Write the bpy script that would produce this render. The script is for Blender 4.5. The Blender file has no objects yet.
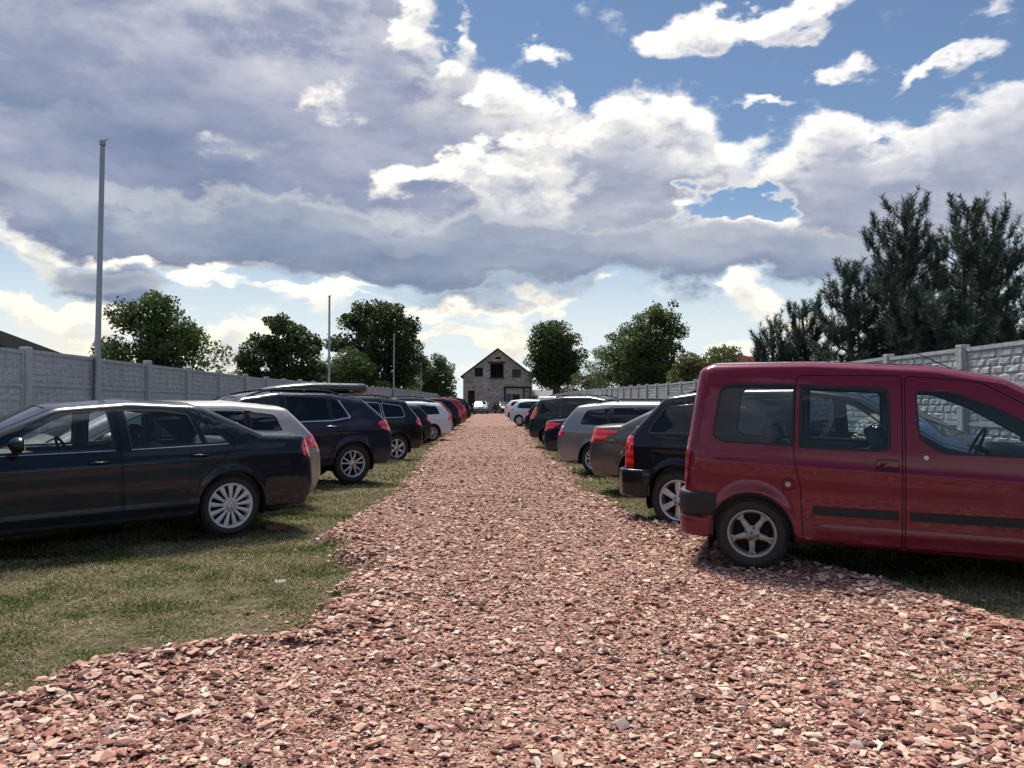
import bpy, bmesh, math, random
import numpy as np
from mathutils import Vector, Matrix
from mathutils.geometry import delaunay_2d_cdt
from mathutils.bvhtree import BVHTree

rng = np.random.default_rng(11)
random.seed(11)
SC = bpy.context.scene
COL = SC.collection
PI = math.pi
R = math.radians
CAM_Z = 1.40

# ------------------------------------------------------------------ helpers
def link(o, parent=None):
    COL.objects.link(o)
    if parent is not None:
        o.parent = parent
    return o

def tag(o, label=None, cat=None, group=None, kind=None):
    if label: o['label'] = label
    if cat: o['category'] = cat
    if group: o['group'] = group
    if kind: o['kind'] = kind
    return o

def empty(name, loc=(0, 0, 0), rz=0.0, ry=0.0, parent=None):
    o = bpy.data.objects.new(name, None)
    o.location = loc
    o.rotation_euler = (0, ry, rz)
    o.empty_display_size = 0.2
    return link(o, parent)

def raw_mesh(name, V, F, mats=(), smooth=False, midx=None):
    """V: (n,3) array; F: array (m,k) of equal sized polygons or list of such arrays."""
    me = bpy.data.meshes.new(name)
    Fs = F if isinstance(F, (list, tuple)) else [F]
    Fs = [np.asarray(f, dtype=np.int32) for f in Fs if len(f)]
    V = np.asarray(V, dtype=np.float32)
    me.vertices.add(len(V))
    me.vertices.foreach_set('co', V.ravel())
    idx = np.concatenate([f.ravel() for f in Fs])
    tot = np.concatenate([np.full(len(f), f.shape[1], dtype=np.int32) for f in Fs])
    st = np.concatenate([[0], np.cumsum(tot)[:-1]]).astype(np.int32)
    me.loops.add(len(idx))
    me.loops.foreach_set('vertex_index', idx)
    me.polygons.add(len(tot))
    me.polygons.foreach_set('loop_start', st)
    me.polygons.foreach_set('loop_total', tot)
    for m in mats:
        me.materials.append(m)
    if midx is not None:
        me.polygons.foreach_set('material_index', np.asarray(midx, dtype=np.int32))
    me.polygons.foreach_set('use_smooth', np.full(len(tot), bool(smooth)))
    me.update(calc_edges=True)
    me.validate()
    return me

class MB:
    """collects simple shapes into ONE mesh"""
    def __init__(s):
        s.v = []; s.f = []; s.sm = []
    def add(s, vs, fs, smooth=False):
        b = len(s.v)
        s.v += [tuple(v) for v in vs]
        s.f += [tuple(i + b for i in f) for f in fs]
        s.sm += [smooth] * len(fs)
    def box(s, x0, x1, y0, y1, z0, z1, M=None):
        vs = [Vector(p) for p in ((x0,y0,z0),(x1,y0,z0),(x1,y1,z0),(x0,y1,z0),(x0,y0,z1),(x1,y0,z1),(x1,y1,z1),(x0,y1,z1))]
        if M is not None: vs = [M @ v for v in vs]
        s.add(vs, [(0,3,2,1),(4,5,6,7),(0,1,5,4),(1,2,6,5),(2,3,7,6),(3,0,4,7)])
    def cbox(s, c, h, b=.02, M=None, smooth=True):
        """box with chamfered edges: centre c, half sizes h, chamfer b"""
        bm = bmesh.new()
        bmesh.ops.create_cube(bm, size=2)
        for v in bm.verts: v.co = Vector((v.co.x*h[0], v.co.y*h[1], v.co.z*h[2]))
        bmesh.ops.bevel(bm, geom=list(bm.edges), offset=min(b, .95*min(h)), segments=2, profile=.6, affect='EDGES')
        for v in bm.verts:
            v.co += Vector(c)
            if M is not None: v.co = M @ v.co
        bm.verts.index_update()
        s.add([v.co.copy() for v in bm.verts], [[v.index for v in f.verts] for f in bm.faces], smooth)
        bm.free()
    def tube(s, pts, r, n=8, cap=True, smooth=True):
        pts = [Vector(p) for p in pts]
        rs = r if isinstance(r, (list, tuple)) else [r]*len(pts)
        vs = []; fs = []
        ref = Vector((0, 0, 1))
        d0 = (pts[-1]-pts[0]).normalized()
        if abs(d0.z) > .9: ref = Vector((0, 1, 0))
        for i, p in enumerate(pts):
            a = pts[max(i-1, 0)]; b = pts[min(i+1, len(pts)-1)]
            t = (b-a).normalized()
            u = t.cross(ref).normalized(); w = u.cross(t)
            for k in range(n):
                an = 2*PI*k/n
                vs.append(p + (u*math.cos(an)+w*math.sin(an))*rs[i])
        for i in range(len(pts)-1):
            for k in range(n):
                k2 = (k+1) % n
                fs.append((i*n+k, i*n+k2, (i+1)*n+k2, (i+1)*n+k))
        s.add(vs, fs, smooth)
        if cap:
            L = len(pts)-1
            s.add(vs[:n], [tuple(range(n))[::-1]]); s.add(vs[L*n:], [tuple(range(n))])
    def lathe_y(s, prof, n=48, cx=0, cy=0, cz=0, smooth=True, a0=0, a1=2*PI, close=True):
        """prof: list of (radius, y); axis along y"""
        vs = []; fs = []
        m = len(prof)
        for k in range(n if close else n+1):
            an = a0 + (a1-a0)*k/n
            for r, y in prof:
                vs.append((cx + r*math.cos(an), cy + y, cz + r*math.sin(an)))
        for k in range(n):
            k2 = (k+1) % n if close else k+1
            for j in range(m-1):
                fs.append((k*m+j, k*m+j+1, k2*m+j+1, k2*m+j))
        s.add(vs, fs, smooth)
    def prism(s, poly, y0, y1, smooth=False):
        """poly in xz, extruded from y0 to y1"""
        n = len(poly)
        vs = [(x, y0, z) for x, z in poly] + [(x, y1, z) for x, z in poly]
        fs = [tuple(range(n))[::-1], tuple(range(n, 2*n))] + [(i, (i+1) % n, n+(i+1) % n, n+i) for i in range(n)]
        s.add(vs, fs, smooth)
    def build(s, name, mat, parent=None, fix=True):
        me = s.mesh(name, mat, fix)
        return link(bpy.data.objects.new(name, me), parent)
    def mesh(s, name, mat, fix=True):
        me = bpy.data.meshes.new(name)
        me.from_pydata([tuple(v) for v in s.v], [], s.f)
        me.polygons.foreach_set('use_smooth', np.array(s.sm, dtype=bool))
        if fix:
            bm = bmesh.new(); bm.from_mesh(me)
            bmesh.ops.recalc_face_normals(bm, faces=list(bm.faces))
            bm.to_mesh(me); bm.free()
        for m in (mat if isinstance(mat, (list, tuple)) else [mat]): me.materials.append(m)
        me.update()
        return me

def icos(sub):
    bm = bmesh.new(); bmesh.ops.create_icosphere(bm, subdivisions=sub, radius=1)
    V = np.array([v.co for v in bm.verts]); F = np.array([[v.index for v in f.verts] for f in bm.faces])
    bm.free(); return V, F

# value noise in numpy --------------------------------------------------
def _hash(i, j, s):
    h = (i.astype(np.int64)*374761393 + j.astype(np.int64)*668265263 + s*974634533) & 0xffffffff
    h = ((h ^ (h >> 13))*1274126177) & 0xffffffff
    return ((h ^ (h >> 16)) & 0xffff)/65535.0
def vnoise(x, y, s=0):
    x = np.asarray(x, float); y = np.asarray(y, float)
    i = np.floor(x); j = np.floor(y); fx = x-i; fy = y-j
    fx = fx*fx*(3-2*fx); fy = fy*fy*(3-2*fy)
    a = _hash(i, j, s); b = _hash(i+1, j, s); c = _hash(i, j+1, s); d = _hash(i+1, j+1, s)
    return (a*(1-fx)+b*fx)*(1-fy)+(c*(1-fx)+d*fx)*fy
def fbm(x, y, s=0, o=4):
    t = 0; a = .5; n = 0
    for k in range(o):
        t = t+a*vnoise(x*2**k, y*2**k, s+k*17); n += a; a *= .5
    return t/n

# ------------------------------------------------------------------ materials
def newmat(name):
    m = bpy.data.materials.new(name); m.use_nodes = True
    nt = m.node_tree; nt.nodes.clear()
    out = nt.nodes.new('ShaderNodeOutputMaterial')
    return m, nt, out
def nd(nt, typ, **kw):
    n = nt.nodes.new(typ)
    ins = kw.pop('ins', {})
    for k, v in kw.items(): setattr(n, k, v)
    for k, v in ins.items():
        if isinstance(v, bpy.types.NodeSocket): nt.links.new(v, n.inputs[k])
        else: n.inputs[k].default_value = v
    return n
def lk(nt, a, b): nt.links.new(a, b)
def c4(c): return (c[0], c[1], c[2], 1)
def math_(nt, op, a, b=None, c=None, clamp=False):
    n = nt.nodes.new('ShaderNodeMath'); n.operation = op; n.use_clamp = clamp
    for i, v in enumerate((a, b, c)):
        if v is None: continue
        if isinstance(v, bpy.types.NodeSocket): nt.links.new(v, n.inputs[i])
        else: n.inputs[i].default_value = v
    return n.outputs[0]
def vmath(nt, op, a, b=None, c=None):
    n = nt.nodes.new('ShaderNodeVectorMath'); n.operation = op
    for i, v in enumerate((a, b, c)):
        if v is None: continue
        if isinstance(v, bpy.types.NodeSocket): nt.links.new(v, n.inputs[i])
        else: n.inputs[i].default_value = v
    return n
def ramp(nt, fac, stops, interp='LINEAR'):
    n = nt.nodes.new('ShaderNodeValToRGB'); n.color_ramp.interpolation = interp
    e = n.color_ramp.elements
    while len(e) < len(stops): e.new(.5)
    for i, (p, c) in enumerate(stops):
        e[i].position = p; e[i].color = c4(c) if len(c) == 3 else c
    if fac is not None: nt.links.new(fac, n.inputs[0])
    return n.outputs[0]
def mixc(nt, fac, a, b, mode='MIX'):
    n = nt.nodes.new('ShaderNodeMix'); n.data_type = 'RGBA'; n.blend_type = mode
    for i, v in ((0, fac), (6, a), (7, b)):
        if isinstance(v, bpy.types.NodeSocket): nt.links.new(v, n.inputs[i])
        else: n.inputs[i].default_value = c4(v) if isinstance(v, (tuple, list)) else v
    return n.outputs[2]
def noise(nt, vec, scale, detail=4, rough=.55, dims='3D'):
    n = nt.nodes.new('ShaderNodeTexNoise'); n.noise_dimensions = dims
    n.inputs['Scale'].default_value = scale; n.inputs['Detail'].default_value = detail; n.inputs['Roughness'].default_value = rough
    if vec is not None: nt.links.new(vec, n.inputs['Vector'])
    return n.outputs[0]
def geo_pos(nt): return nt.nodes.new('ShaderNodeNewGeometry').outputs['Position']
def obj_co(nt): return nt.nodes.new('ShaderNodeTexCoord').outputs['Object']
def bump(nt, h, strength=.3, dist=.01):
    n = nt.nodes.new('ShaderNodeBump'); n.inputs['Strength'].default_value = strength; n.inputs['Distance'].default_value = dist
    nt.links.new(h, n.inputs['Height']); return n.outputs[0]
def principled(nt, out, **ins):
    p = nt.nodes.new('ShaderNodeBsdfPrincipled')
    for k, v in ins.items():
        k = k.replace('_', ' ')
        if isinstance(v, bpy.types.NodeSocket): nt.links.new(v, p.inputs[k])
        else: p.inputs[k].default_value = c4(v) if isinstance(v, (tuple, list)) and len(v) == 3 else v
    nt.links.new(p.outputs[0], out.inputs[0]); return p

def flat_mat(name, col, rough=.6, metal=0., spec=.5, var=.15, scale=9., coat=0.):
    m, nt, out = newmat(name)
    n = noise(nt, obj_co(nt), scale, 5)
    c = mixc(nt, n, tuple(v*(1-var) for v in col), tuple(min(1, v*(1+var)) for v in col))
    r = math_(nt, 'MULTIPLY_ADD', n, .25, rough-.12, clamp=True)
    principled(nt, out, Base_Color=c, Roughness=r, Metallic=metal, Specular_IOR_Level=spec, Coat_Weight=coat)
    return m
_pc = {}
def paint(name, col, metal=.35, rough=.32, dust=.04):
    if name in _pc: return _pc[name]
    m, nt, out = newmat('paint_'+name)
    co = obj_co(nt)
    sep = nt.nodes.new('ShaderNodeSeparateXYZ'); lk(nt, co, sep.inputs[0])
    n = noise(nt, co, 6, 6, .6); n2 = noise(nt, co, 70, 3)
    # road dust: settled on the lower body
    low = nd(nt, 'ShaderNodeMapRange', ins={0: sep.outputs[2], 1: .75, 2: .2, 3: .12, 4: 1.})
    d = math_(nt, 'MULTIPLY', math_(nt, 'MULTIPLY', n, n2), math_(nt, 'MULTIPLY', low.outputs[0], dust*3.2), clamp=True)
    c = mixc(nt, d, col, (.22, .17, .14))
    fl = noise(nt, co, 900, 1)
    c = mixc(nt, math_(nt, 'MULTIPLY', fl, .25), c, tuple(min(1, v*1.7+.01) for v in col))
    rr = math_(nt, 'MULTIPLY_ADD', d, .5, rough, clamp=True)
    orange = bump(nt, noise(nt, co, 260, 1), .012, .004)
    cr = math_(nt, 'MULTIPLY_ADD', d, .6, .04)
    dark = sum(col) < .12
    bf = nt.nodes.new('ShaderNodeNewGeometry').outputs['Backfacing']      # the inner face of a panel is grey trim
    c = mixc(nt, bf, c, (.10, .10, .098))
    inv = math_(nt, 'SUBTRACT', 1.0, bf)
    p = principled(nt, out, Base_Color=c, Roughness=rr, Metallic=0. if dark else math_(nt, 'MULTIPLY', inv, metal), Specular_IOR_Level=.08 if dark or metal < .2 else .3,
                   Coat_Weight=math_(nt, 'MULTIPLY', inv, .62 if dark else .85), Coat_Roughness=cr, Normal=orange)
    _pc[name] = m
    return m
def glass_mat(name, tint, rough=0.0):
    m, nt, out = newmat(name)
    lw = nt.nodes.new('ShaderNodeLayerWeight'); lw.inputs[0].default_value = .5
    f = math_(nt, 'POWER', lw.outputs['Facing'], 4.2)
    f = math_(nt, 'MULTIPLY_ADD', f, .9, .045)
    t = nd(nt, 'ShaderNodeBsdfTransparent', ins={0: c4(tint)})
    g = nd(nt, 'ShaderNodeBsdfGlossy', ins={0: (1, 1, 1, 1), 'Roughness': rough})
    mx = nd(nt, 'ShaderNodeMixShader', ins={0: f, 1: t.outputs[0], 2: g.outputs[0]})
    lk(nt, mx.outputs[0], out.inputs[0])
    return m
M = {}
M['glass'] = glass_mat('car_glass', (.80, .87, .87))
M['tint'] = glass_mat('privacy_glass', (.10, .12, .13))
M['rubber'] = flat_mat('black_rubber', (.018, .018, .019), .55, spec=.35)
M['tyre'] = flat_mat('tyre_rubber', (.030, .029, .028), .78, spec=.3, var=.3)
M['plastic'] = flat_mat('dark_grey_plastic', (.017, .018, .022), .55, spec=.3)
M['black'] = flat_mat('matt_black', (.010, .010, .011), .8, spec=.2)
M['seam'] = flat_mat('panel_gap', (.006, .006, .006), .9, spec=.1)
M['chrome'] = flat_mat('chrome_trim', (.72, .73, .75), .16, 1., var=.03)
M['alloy'] = flat_mat('silver_alloy', (.52, .52, .53), .36, .75, var=.08)
M['dullalloy'] = flat_mat('dull_alloy', (.33, .32, .30), .45, .65, var=.15)
M['cover'] = flat_mat('silver_wheel_cover', (.56, .56, .58), .42, .3, var=.08)
M['seat'] = flat_mat('seat_fabric', (.055, .055, .060), .85, var=.25)
M['inside'] = flat_mat('cabin_plastic', (.030, .030, .032), .7)
def lamp_mat(name, col, rough=.12):
    m, nt, out = newmat(name)
    w = nd(nt, 'ShaderNodeTexWave', wave_type='BANDS', bands_direction='Z', ins={0: obj_co(nt), 'Scale': 3.0, 'Distortion': .25})
    c = ramp(nt, w.outputs['Fac'], [(.0, tuple(v*.45 for v in col)), (.12, tuple(v*.55 for v in col)), (.2, tuple(v*.85 for v in col)), (.75, col), (1., tuple(min(1, v*1.15+.02) for v in col))])
    principled(nt, out, Base_Color=c, Roughness=rough, Coat_Weight=1., Coat_Roughness=.03, Specular_IOR_Level=.6)
    return m
M['red_lamp'] = lamp_mat('red_lamp_lens', (.80, .022, .020))
M['dim_lamp'] = lamp_mat('dark_red_lamp_lens', (.30, .016, .020))
M['orange_lamp'] = lamp_mat('orange_lamp_lens', (.72, .10, .03))
M['clear_lamp'] = lamp_mat('clear_lamp_lens', (.62, .63, .64), .08)
# ------------------------------------------------------------------ ground
def rise(y):
    return np.interp(y, [0, 24, 34, 58, 90, 130, 1000], [0, 0, .11, .38, .50, .55, .9])
XL_Y = [1, 2.8, 3.5, 3.79, 4.15, 4.43, 4.62, 4.67, 4.99, 5.69, 6.73, 7.4, 8.55, 9.94, 11.7, 17.2, 27, 36, 60, 96]
XL_X = [-9, -6.5, -3.6, -2.50, -2.22, -2.10, -1.80, -1.47, -1.22, -1.26, -1.2, -1.44, -1.93, -1.87, -1.75, -1.80, -2.3, -2.4, -2.5, -2.6]
XR_Y = [1, 3.0, 4.2, 4.7, 5.15, 5.4, 6, 6.6, 7.2, 8, 8.9, 9.3, 11, 13.3, 16.5, 20, 26, 38, 60, 96]
XR_X = [9, 6.5, 4.6, 3.5, 3.28, 3.17, 3.06, 2.9, 2.55, 2.35, 2.25, 1.95, 1.7, 1.5, 1.6, 1.56, 1.45, 1.5, 1.7, 2.2]
def xl(y): return np.interp(y, XL_Y, XL_X) + (vnoise(y*3.1, 0*y, 3)-.5)*.28 + (vnoise(y*9, 0*y, 4)-.5)*.12
def xr(y): return np.interp(y, XR_Y, XR_X) + (vnoise(y*3.1, 0*y, 5)-.5)*.28 + (vnoise(y*9, 0*y, 6)-.5)*.12
GRASS_DROP = .055
def ground_z(x, y):
    e = np.minimum(x-xl(y), xr(y)-x)
    return rise(y) - GRASS_DROP + (fbm(x*.8, y*.8, 7, 3)-.5)*.07 - .12*np.clip((e-.25)/.3, 0, 1)*(y < 97)
def road_z(x, y):
    a = xl(y); b = xr(y)
    e = np.minimum(x-a, b-x)                       # distance inside the edge
    base = rise(y) + (fbm(x*1.3, y*1.3, 21, 3)-.5)*.045 + (fbm(x*7, y*7, 22, 2)-.5)*.022
    lip = .045*np.exp(-((e-.22)/.2)**2)*np.clip((14-y)/6, 0, 1)
    k = np.clip((e+.16)/.30, 0, 1); k = k*k*(3-2*k)
    gz = ground_z(x, y)-.05
    return gz*(1-k) + (base+lip)*k
def surf_z(x, y):
    x = np.atleast_1d(np.asarray(x, float)); y = np.atleast_1d(np.asarray(y, float))
    return np.maximum(ground_z(x, y), road_z(x, y))

def grid_mesh(X, Y, Z, name, mat):
    n, m = X.shape
    V = np.stack([X, Y, Z], -1).reshape(-1, 3)
    i = np.arange(n-1)[:, None]*m + np.arange(m-1)[None]
    F = np.stack([i, i+1, i+m+1, i+m], -1).reshape(-1, 4)
    return raw_mesh(name, V, F, [mat], True)

def soil_mat():
    m, nt, out = newmat('turf_and_soil')
    p = geo_pos(nt)
    n1 = noise(nt, p, .9, 5, .6); n2 = noise(nt, p, 11, 5, .65); n3 = noise(nt, p, 70, 3)
    dry = ramp(nt, n2, [(.3, (.055, .042, .026)), (.5, (.12, .095, .06)), (.72, (.19, .155, .10))])
    grn = ramp(nt, n2, [(.3, (.028, .040, .014)), (.55, (.055, .075, .024)), (.75, (.10, .115, .045))])
    c = mixc(nt, ramp(nt, n1, [(.46, (0, 0, 0)), (.62, (.8, .8, .8))]), dry, grn)
    c = mixc(nt, math_(nt, 'MULTIPLY', n3, .6), c, (.03, .028, .018))
    h = math_(nt, 'ADD', n2, math_(nt, 'MULTIPLY', n3, .5))
    principled(nt, out, Base_Color=c, Roughness=.95, Specular_IOR_Level=.15, Normal=bump(nt, h, .9, .03))
    return m
def gravel_mat():
    m, nt, out = newmat('crushed_brick_bed')
    p = geo_pos(nt)
    col = None; hs = None
    for sc, dm in ((26., 1.), (58., .5), (120., .25)):
        v = nd(nt, 'ShaderNodeTexVoronoi', feature='F1', ins={0: p, 'Scale': sc, 'Randomness': 1.})
        rnd = nt.nodes.new('ShaderNodeSeparateColor'); lk(nt, v.outputs['Color'], rnd.inputs[0])
        cc = ramp(nt, rnd.outputs[0], [(0, (.04, .022, .02)), (.2, (.17, .070, .056)), (.48, (.32, .155, .120)), (.7, (.44, .255, .20)), (.86, (.54, .38, .30)), (1, (.66, .54, .43))])
        sh = ramp(nt, v.outputs['Distance'], [(.25, (1, 1, 1)), (.75, (.35, .3, .28))])
        cc = mixc(nt, 1., cc, sh, 'MULTIPLY')
        hh = math_(nt, 'MULTIPLY', math_(nt, 'SUBTRACT', rnd.outputs[1], v.outputs['Distance']), dm)
        if col is None: col, hs = cc, hh
        else:
            f = ramp(nt, noise(nt, p, sc*.12, 2), [(.42, (0, 0, 0)), (.58, (1, 1, 1))])
            col = mixc(nt, f, col, cc); hs = math_(nt, 'ADD', hs, hh)
    big = noise(nt, p, .55, 4, .6)
    col = mixc(nt, math_(nt, 'MULTIPLY', ramp(nt, big, [(.45, (0, 0, 0)), (.7, (1, 1, 1))]), .35), col, (.26, .155, .125))
    principled(nt, out, Base_Color=col, Roughness=.9, Specular_IOR_Level=.25, Normal=bump(nt, hs, .8, .018))
    return m
M['soil'] = soil_mat(); M['bed'] = gravel_mat()

def build_ground():
    # one sheet reaching the horizon, fine near the camera
    ys = np.concatenate([[-400, -120, -40, -12, -4], np.arange(0, 16, .16), np.geomspace(16, 900, 60)])
    xs = np.concatenate([-np.geomspace(9, 700, 26)[::-1], np.arange(-8.8, 8.9, .2), np.geomspace(9, 700, 26)])
    X, Y = np.meshgrid(xs, ys)
    Z = ground_z(X, Y)
    o = link(bpy.data.objects.new('ground', grid_mesh(X, Y, Z, 'ground', M['soil']))); tag(o, kind='structure')
    # the crushed brick lane
    ys = np.concatenate([np.arange(1.0, 12, .05), np.geomspace(12, 97, 170)])
    s = np.linspace(-.5, .5, 150)
    a = xl(ys)-.34; b = xr(ys)+.34
    Y = np.repeat(ys[:, None], len(s), 1)
    X = (a+b)[:, None]/2 + (b-a)[:, None]*s[None]
    Z = road_z(X, Y)
    o = link(bpy.data.objects.new('road', grid_mesh(X, Y, Z, 'road', M['bed']))); tag(o, kind='structure')
    # yard in front of the barn
    ys = np.linspace(94.5, 99.6, 8); xs = np.linspace(-13, 12, 40)
    X, Y = np.meshgrid(xs, ys); Z = rise(Y)+.03
    o = link(bpy.data.objects.new('pavement', grid_mesh(X, Y, Z, 'pavement', M['bed']))); tag(o, kind='structure')

def stone_mat():
    m, nt, out = newmat('brick_chips')
    g = nt.nodes.new('ShaderNodeNewGeometry')
    r = g.outputs['Random Per Island']
    c = ramp(nt, r, [(0, (.05, .026, .024)), (.11, (.15, .064, .052)), (.28, (.28, .125, .095)), (.46, (.39, .20, .155)),
                     (.62, (.48, .285, .225)), (.75, (.56, .385, .295)), (.88, (.66, .52, .40)), (.965, (.30, .23, .22)), (1, (.72, .63, .51))])
    n = noise(nt, g.outputs['Position'], 55, 4, .65)
    c = mixc(nt, ramp(nt, n, [(.35, (0, 0, 0)), (.7, (1, 1, 1))]), mixc(nt, .35, c, (.14, .065, .05)), c)
    n2 = noise(nt, g.outputs['Position'], 240, 3)
    principled(nt, out, Base_Color=c, Roughness=.88, Specular_IOR_Level=.3, Normal=bump(nt, n2, .5, .004))
    return m
M['stone'] = stone_mat()

def chip_shapes(k=10):
    L = []
    for i in range(k):
        bm = bmesh.new()
        for j in range(11):
            v = rng.normal(size=3); v /= np.linalg.norm(v)
            v *= np.array([1., .72+.2*rng.random(), .20+.24*rng.random()])*(.72+.36*rng.random())
            bm.verts.new(v)
        r = bmesh.ops.convex_hull(bm, input=list(bm.verts))
        bmesh.ops.delete(bm, geom=[v for v in bm.verts if not v.link_faces], context='VERTS')
        bmesh.ops.triangulate(bm, faces=list(bm.faces))
        bm.verts.index_update()
        L.append((np.array([v.co for v in bm.verts]), np.array([[v.index for v in f.verts] for f in bm.faces])))
        bm.free()
    return L
def euler_mats(n, tilt):
    yaw = rng.random(n)*2*PI; ax = rng.random(n)*2*PI; ti = np.abs(rng.normal(size=n))*tilt
    cz, sz = np.cos(yaw), np.sin(yaw)
    Rz = np.zeros((n, 3, 3)); Rz[:, 0, 0] = cz; Rz[:, 0, 1] = -sz; Rz[:, 1, 0] = sz; Rz[:, 1, 1] = cz; Rz[:, 2, 2] = 1
    k = np.stack([np.cos(ax), np.sin(ax), 0*ax], -1)
    K = np.zeros((n, 3, 3)); K[:, 0, 2] = k[:, 1]; K[:, 1, 2] = -k[:, 0]; K[:, 2, 0] = -k[:, 1]; K[:, 2, 1] = k[:, 0]
    I = np.eye(3)[None]
    Rt = I + np.sin(ti)[:, None, None]*K + (1-np.cos(ti))[:, None, None]*(K@K)
    return Rt@Rz
def scatter_mesh(shapes, P, S, tilt):
    """copies of the small shapes at P, isotropic size S; returns V,F"""
    Vs = []; Fs = []; off = 0
    which = rng.integers(0, len(shapes), len(P))
    for w, (sv, sf) in enumerate(shapes):
        idx = np.nonzero(which == w)[0]
        if not len(idx): continue
        Rm = euler_mats(len(idx), tilt)
        V = np.einsum('nij,kj->nki', Rm, sv)*S[idx][:, None, None] + P[idx][:, None, :]
        F = sf[None]+(np.arange(len(idx))*len(sv))[:, None, None]+off
        Vs.append(V.reshape(-1, 3)); Fs.append(F.reshape(-1, 3)); off += len(idx)*len(sv)
    return np.concatenate(Vs), np.concatenate(Fs)

def build_gravel():
    pts = []; sz = []
    bands = [(2.5, 4.2, 4600, .0098), (4.2, 6.5, 3600, .0108), (6.5, 9.5, 1800, .0122), (9.5, 14, 900, .0138), (14, 22, 380, .016), (22, 45, 90, .020)]
    for y0, y1, dens, s in bands:
        n = int((y1-y0)*9*dens)
        y = y0 + (y1-y0)*rng.random(n); x = -4.5+9*rng.random(n)
        a = xl(y); b = xr(y); e = np.minimum(x-a, b-x)
        vis = (x > -.68*y-1.1) & (x < .70*y+1.1)
        pat = fbm(x*1.1, y*.9, 31, 3)
        keep = vis & (rng.random(n) < np.where(e > -.02, .35+1.1*pat, np.exp(e/.16)*.35+.05*np.exp(e/.5)))
        x, y, e = x[keep], y[keep], e[keep]
        size = s*np.exp(rng.normal(size=len(x))*.56)
        edge = np.exp(-((e-.25)/.35)**2)
        size *= 1+.55*edge*(rng.random(len(x)) < .5)
        # coarse heaps lower left and right
        big = np.clip((5.2-y)/1.8, 0, 1)*np.clip((np.abs(x+.1)-.9)/1.2, 0, 1)
        size *= 1+.5*big*(rng.random(len(x)) < .45)
        size = np.minimum(size, .05)
        z = surf_z(x, y)+size*(.05+.38*rng.random(len(x)))
        pts.append(np.stack([x, y, z], -1)); sz.append(size)
    P = np.concatenate(pts); S = np.concatenate(sz)
    V, F = scatter_mesh(chip_shapes(14), P, S, .30)
    o = link(bpy.data.objects.new('gravel', raw_mesh('gravel', V, F, [M['stone']])))
    tag(o, 'loose crushed brick and stone chips covering the lane', 'gravel', kind='stuff')

def grass_mat():
    m, nt, out = newmat('grass_blades')
    g = nt.nodes.new('ShaderNodeNewGeometry')
    r = g.outputs['Random Per Island']; p = g.outputs['Position']
    n = noise(nt, p, 1.1, 4, .6)
    grn = ramp(nt, r, [(0, (.038, .058, .018)), (.40, (.080, .122, .030)), (.68, (.140, .175, .052)), (.86, (.25, .22, .12)), (1, (.48, .42, .27))])
    dry = ramp(nt, r, [(0, (.08, .09, .04)), (.3, (.20, .18, .10)), (.6, (.35, .30, .19)), (.8, (.52, .45, .31)), (1, (.09, .12, .04))])
    c = mixc(nt, ramp(nt, n, [(.47, (0, 0, 0)), (.57, (1, 1, 1))]), dry, grn)
    d = nd(nt, 'ShaderNodeBsdfDiffuse', ins={0: c}); t = nd(nt, 'ShaderNodeBsdfTranslucent', ins={0: c})
    mx = nd(nt, 'ShaderNodeMixShader', ins={0: .35, 1: d.outputs[0], 2: t.outputs[0]})
    lk(nt, mx.outputs[0], out.inputs[0]); return m
M['grass'] = grass_mat()
def blades(x, y, h, w, lean):
    n = len(x); a = rng.random(n)*2*PI; la = rng.random(n)*2*PI
    z = surf_z(x, y)-.005
    dx, dy = np.cos(a)*w/2, np.sin(a)*w/2
    lx, ly = np.cos(la)*lean*h, np.sin(la)*lean*h
    V = np.empty((n, 5, 3))
    V[:, 0] = np.stack([x-dx, y-dy, z], -1); V[:, 1] = np.stack([x+dx, y+dy, z], -1)
    V[:, 2] = np.stack([x+dx*.75+lx*.4, y+dy*.75+ly*.4, z+h*.6], -1); V[:, 3] = np.stack([x-dx*.75+lx*.4, y-dy*.75+ly*.4, z+h*.6], -1)
    V[:, 4] = np.stack([x+lx, y+ly, z+h*np.sqrt(np.clip(1-lean**2*.5, .2, 1))], -1)
    b = (np.arange(n)*5)[:, None]
    return V.reshape(-1, 3), b+np.array([[0, 1, 2, 3]]), b+np.array([[3, 2, 4]])
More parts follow.
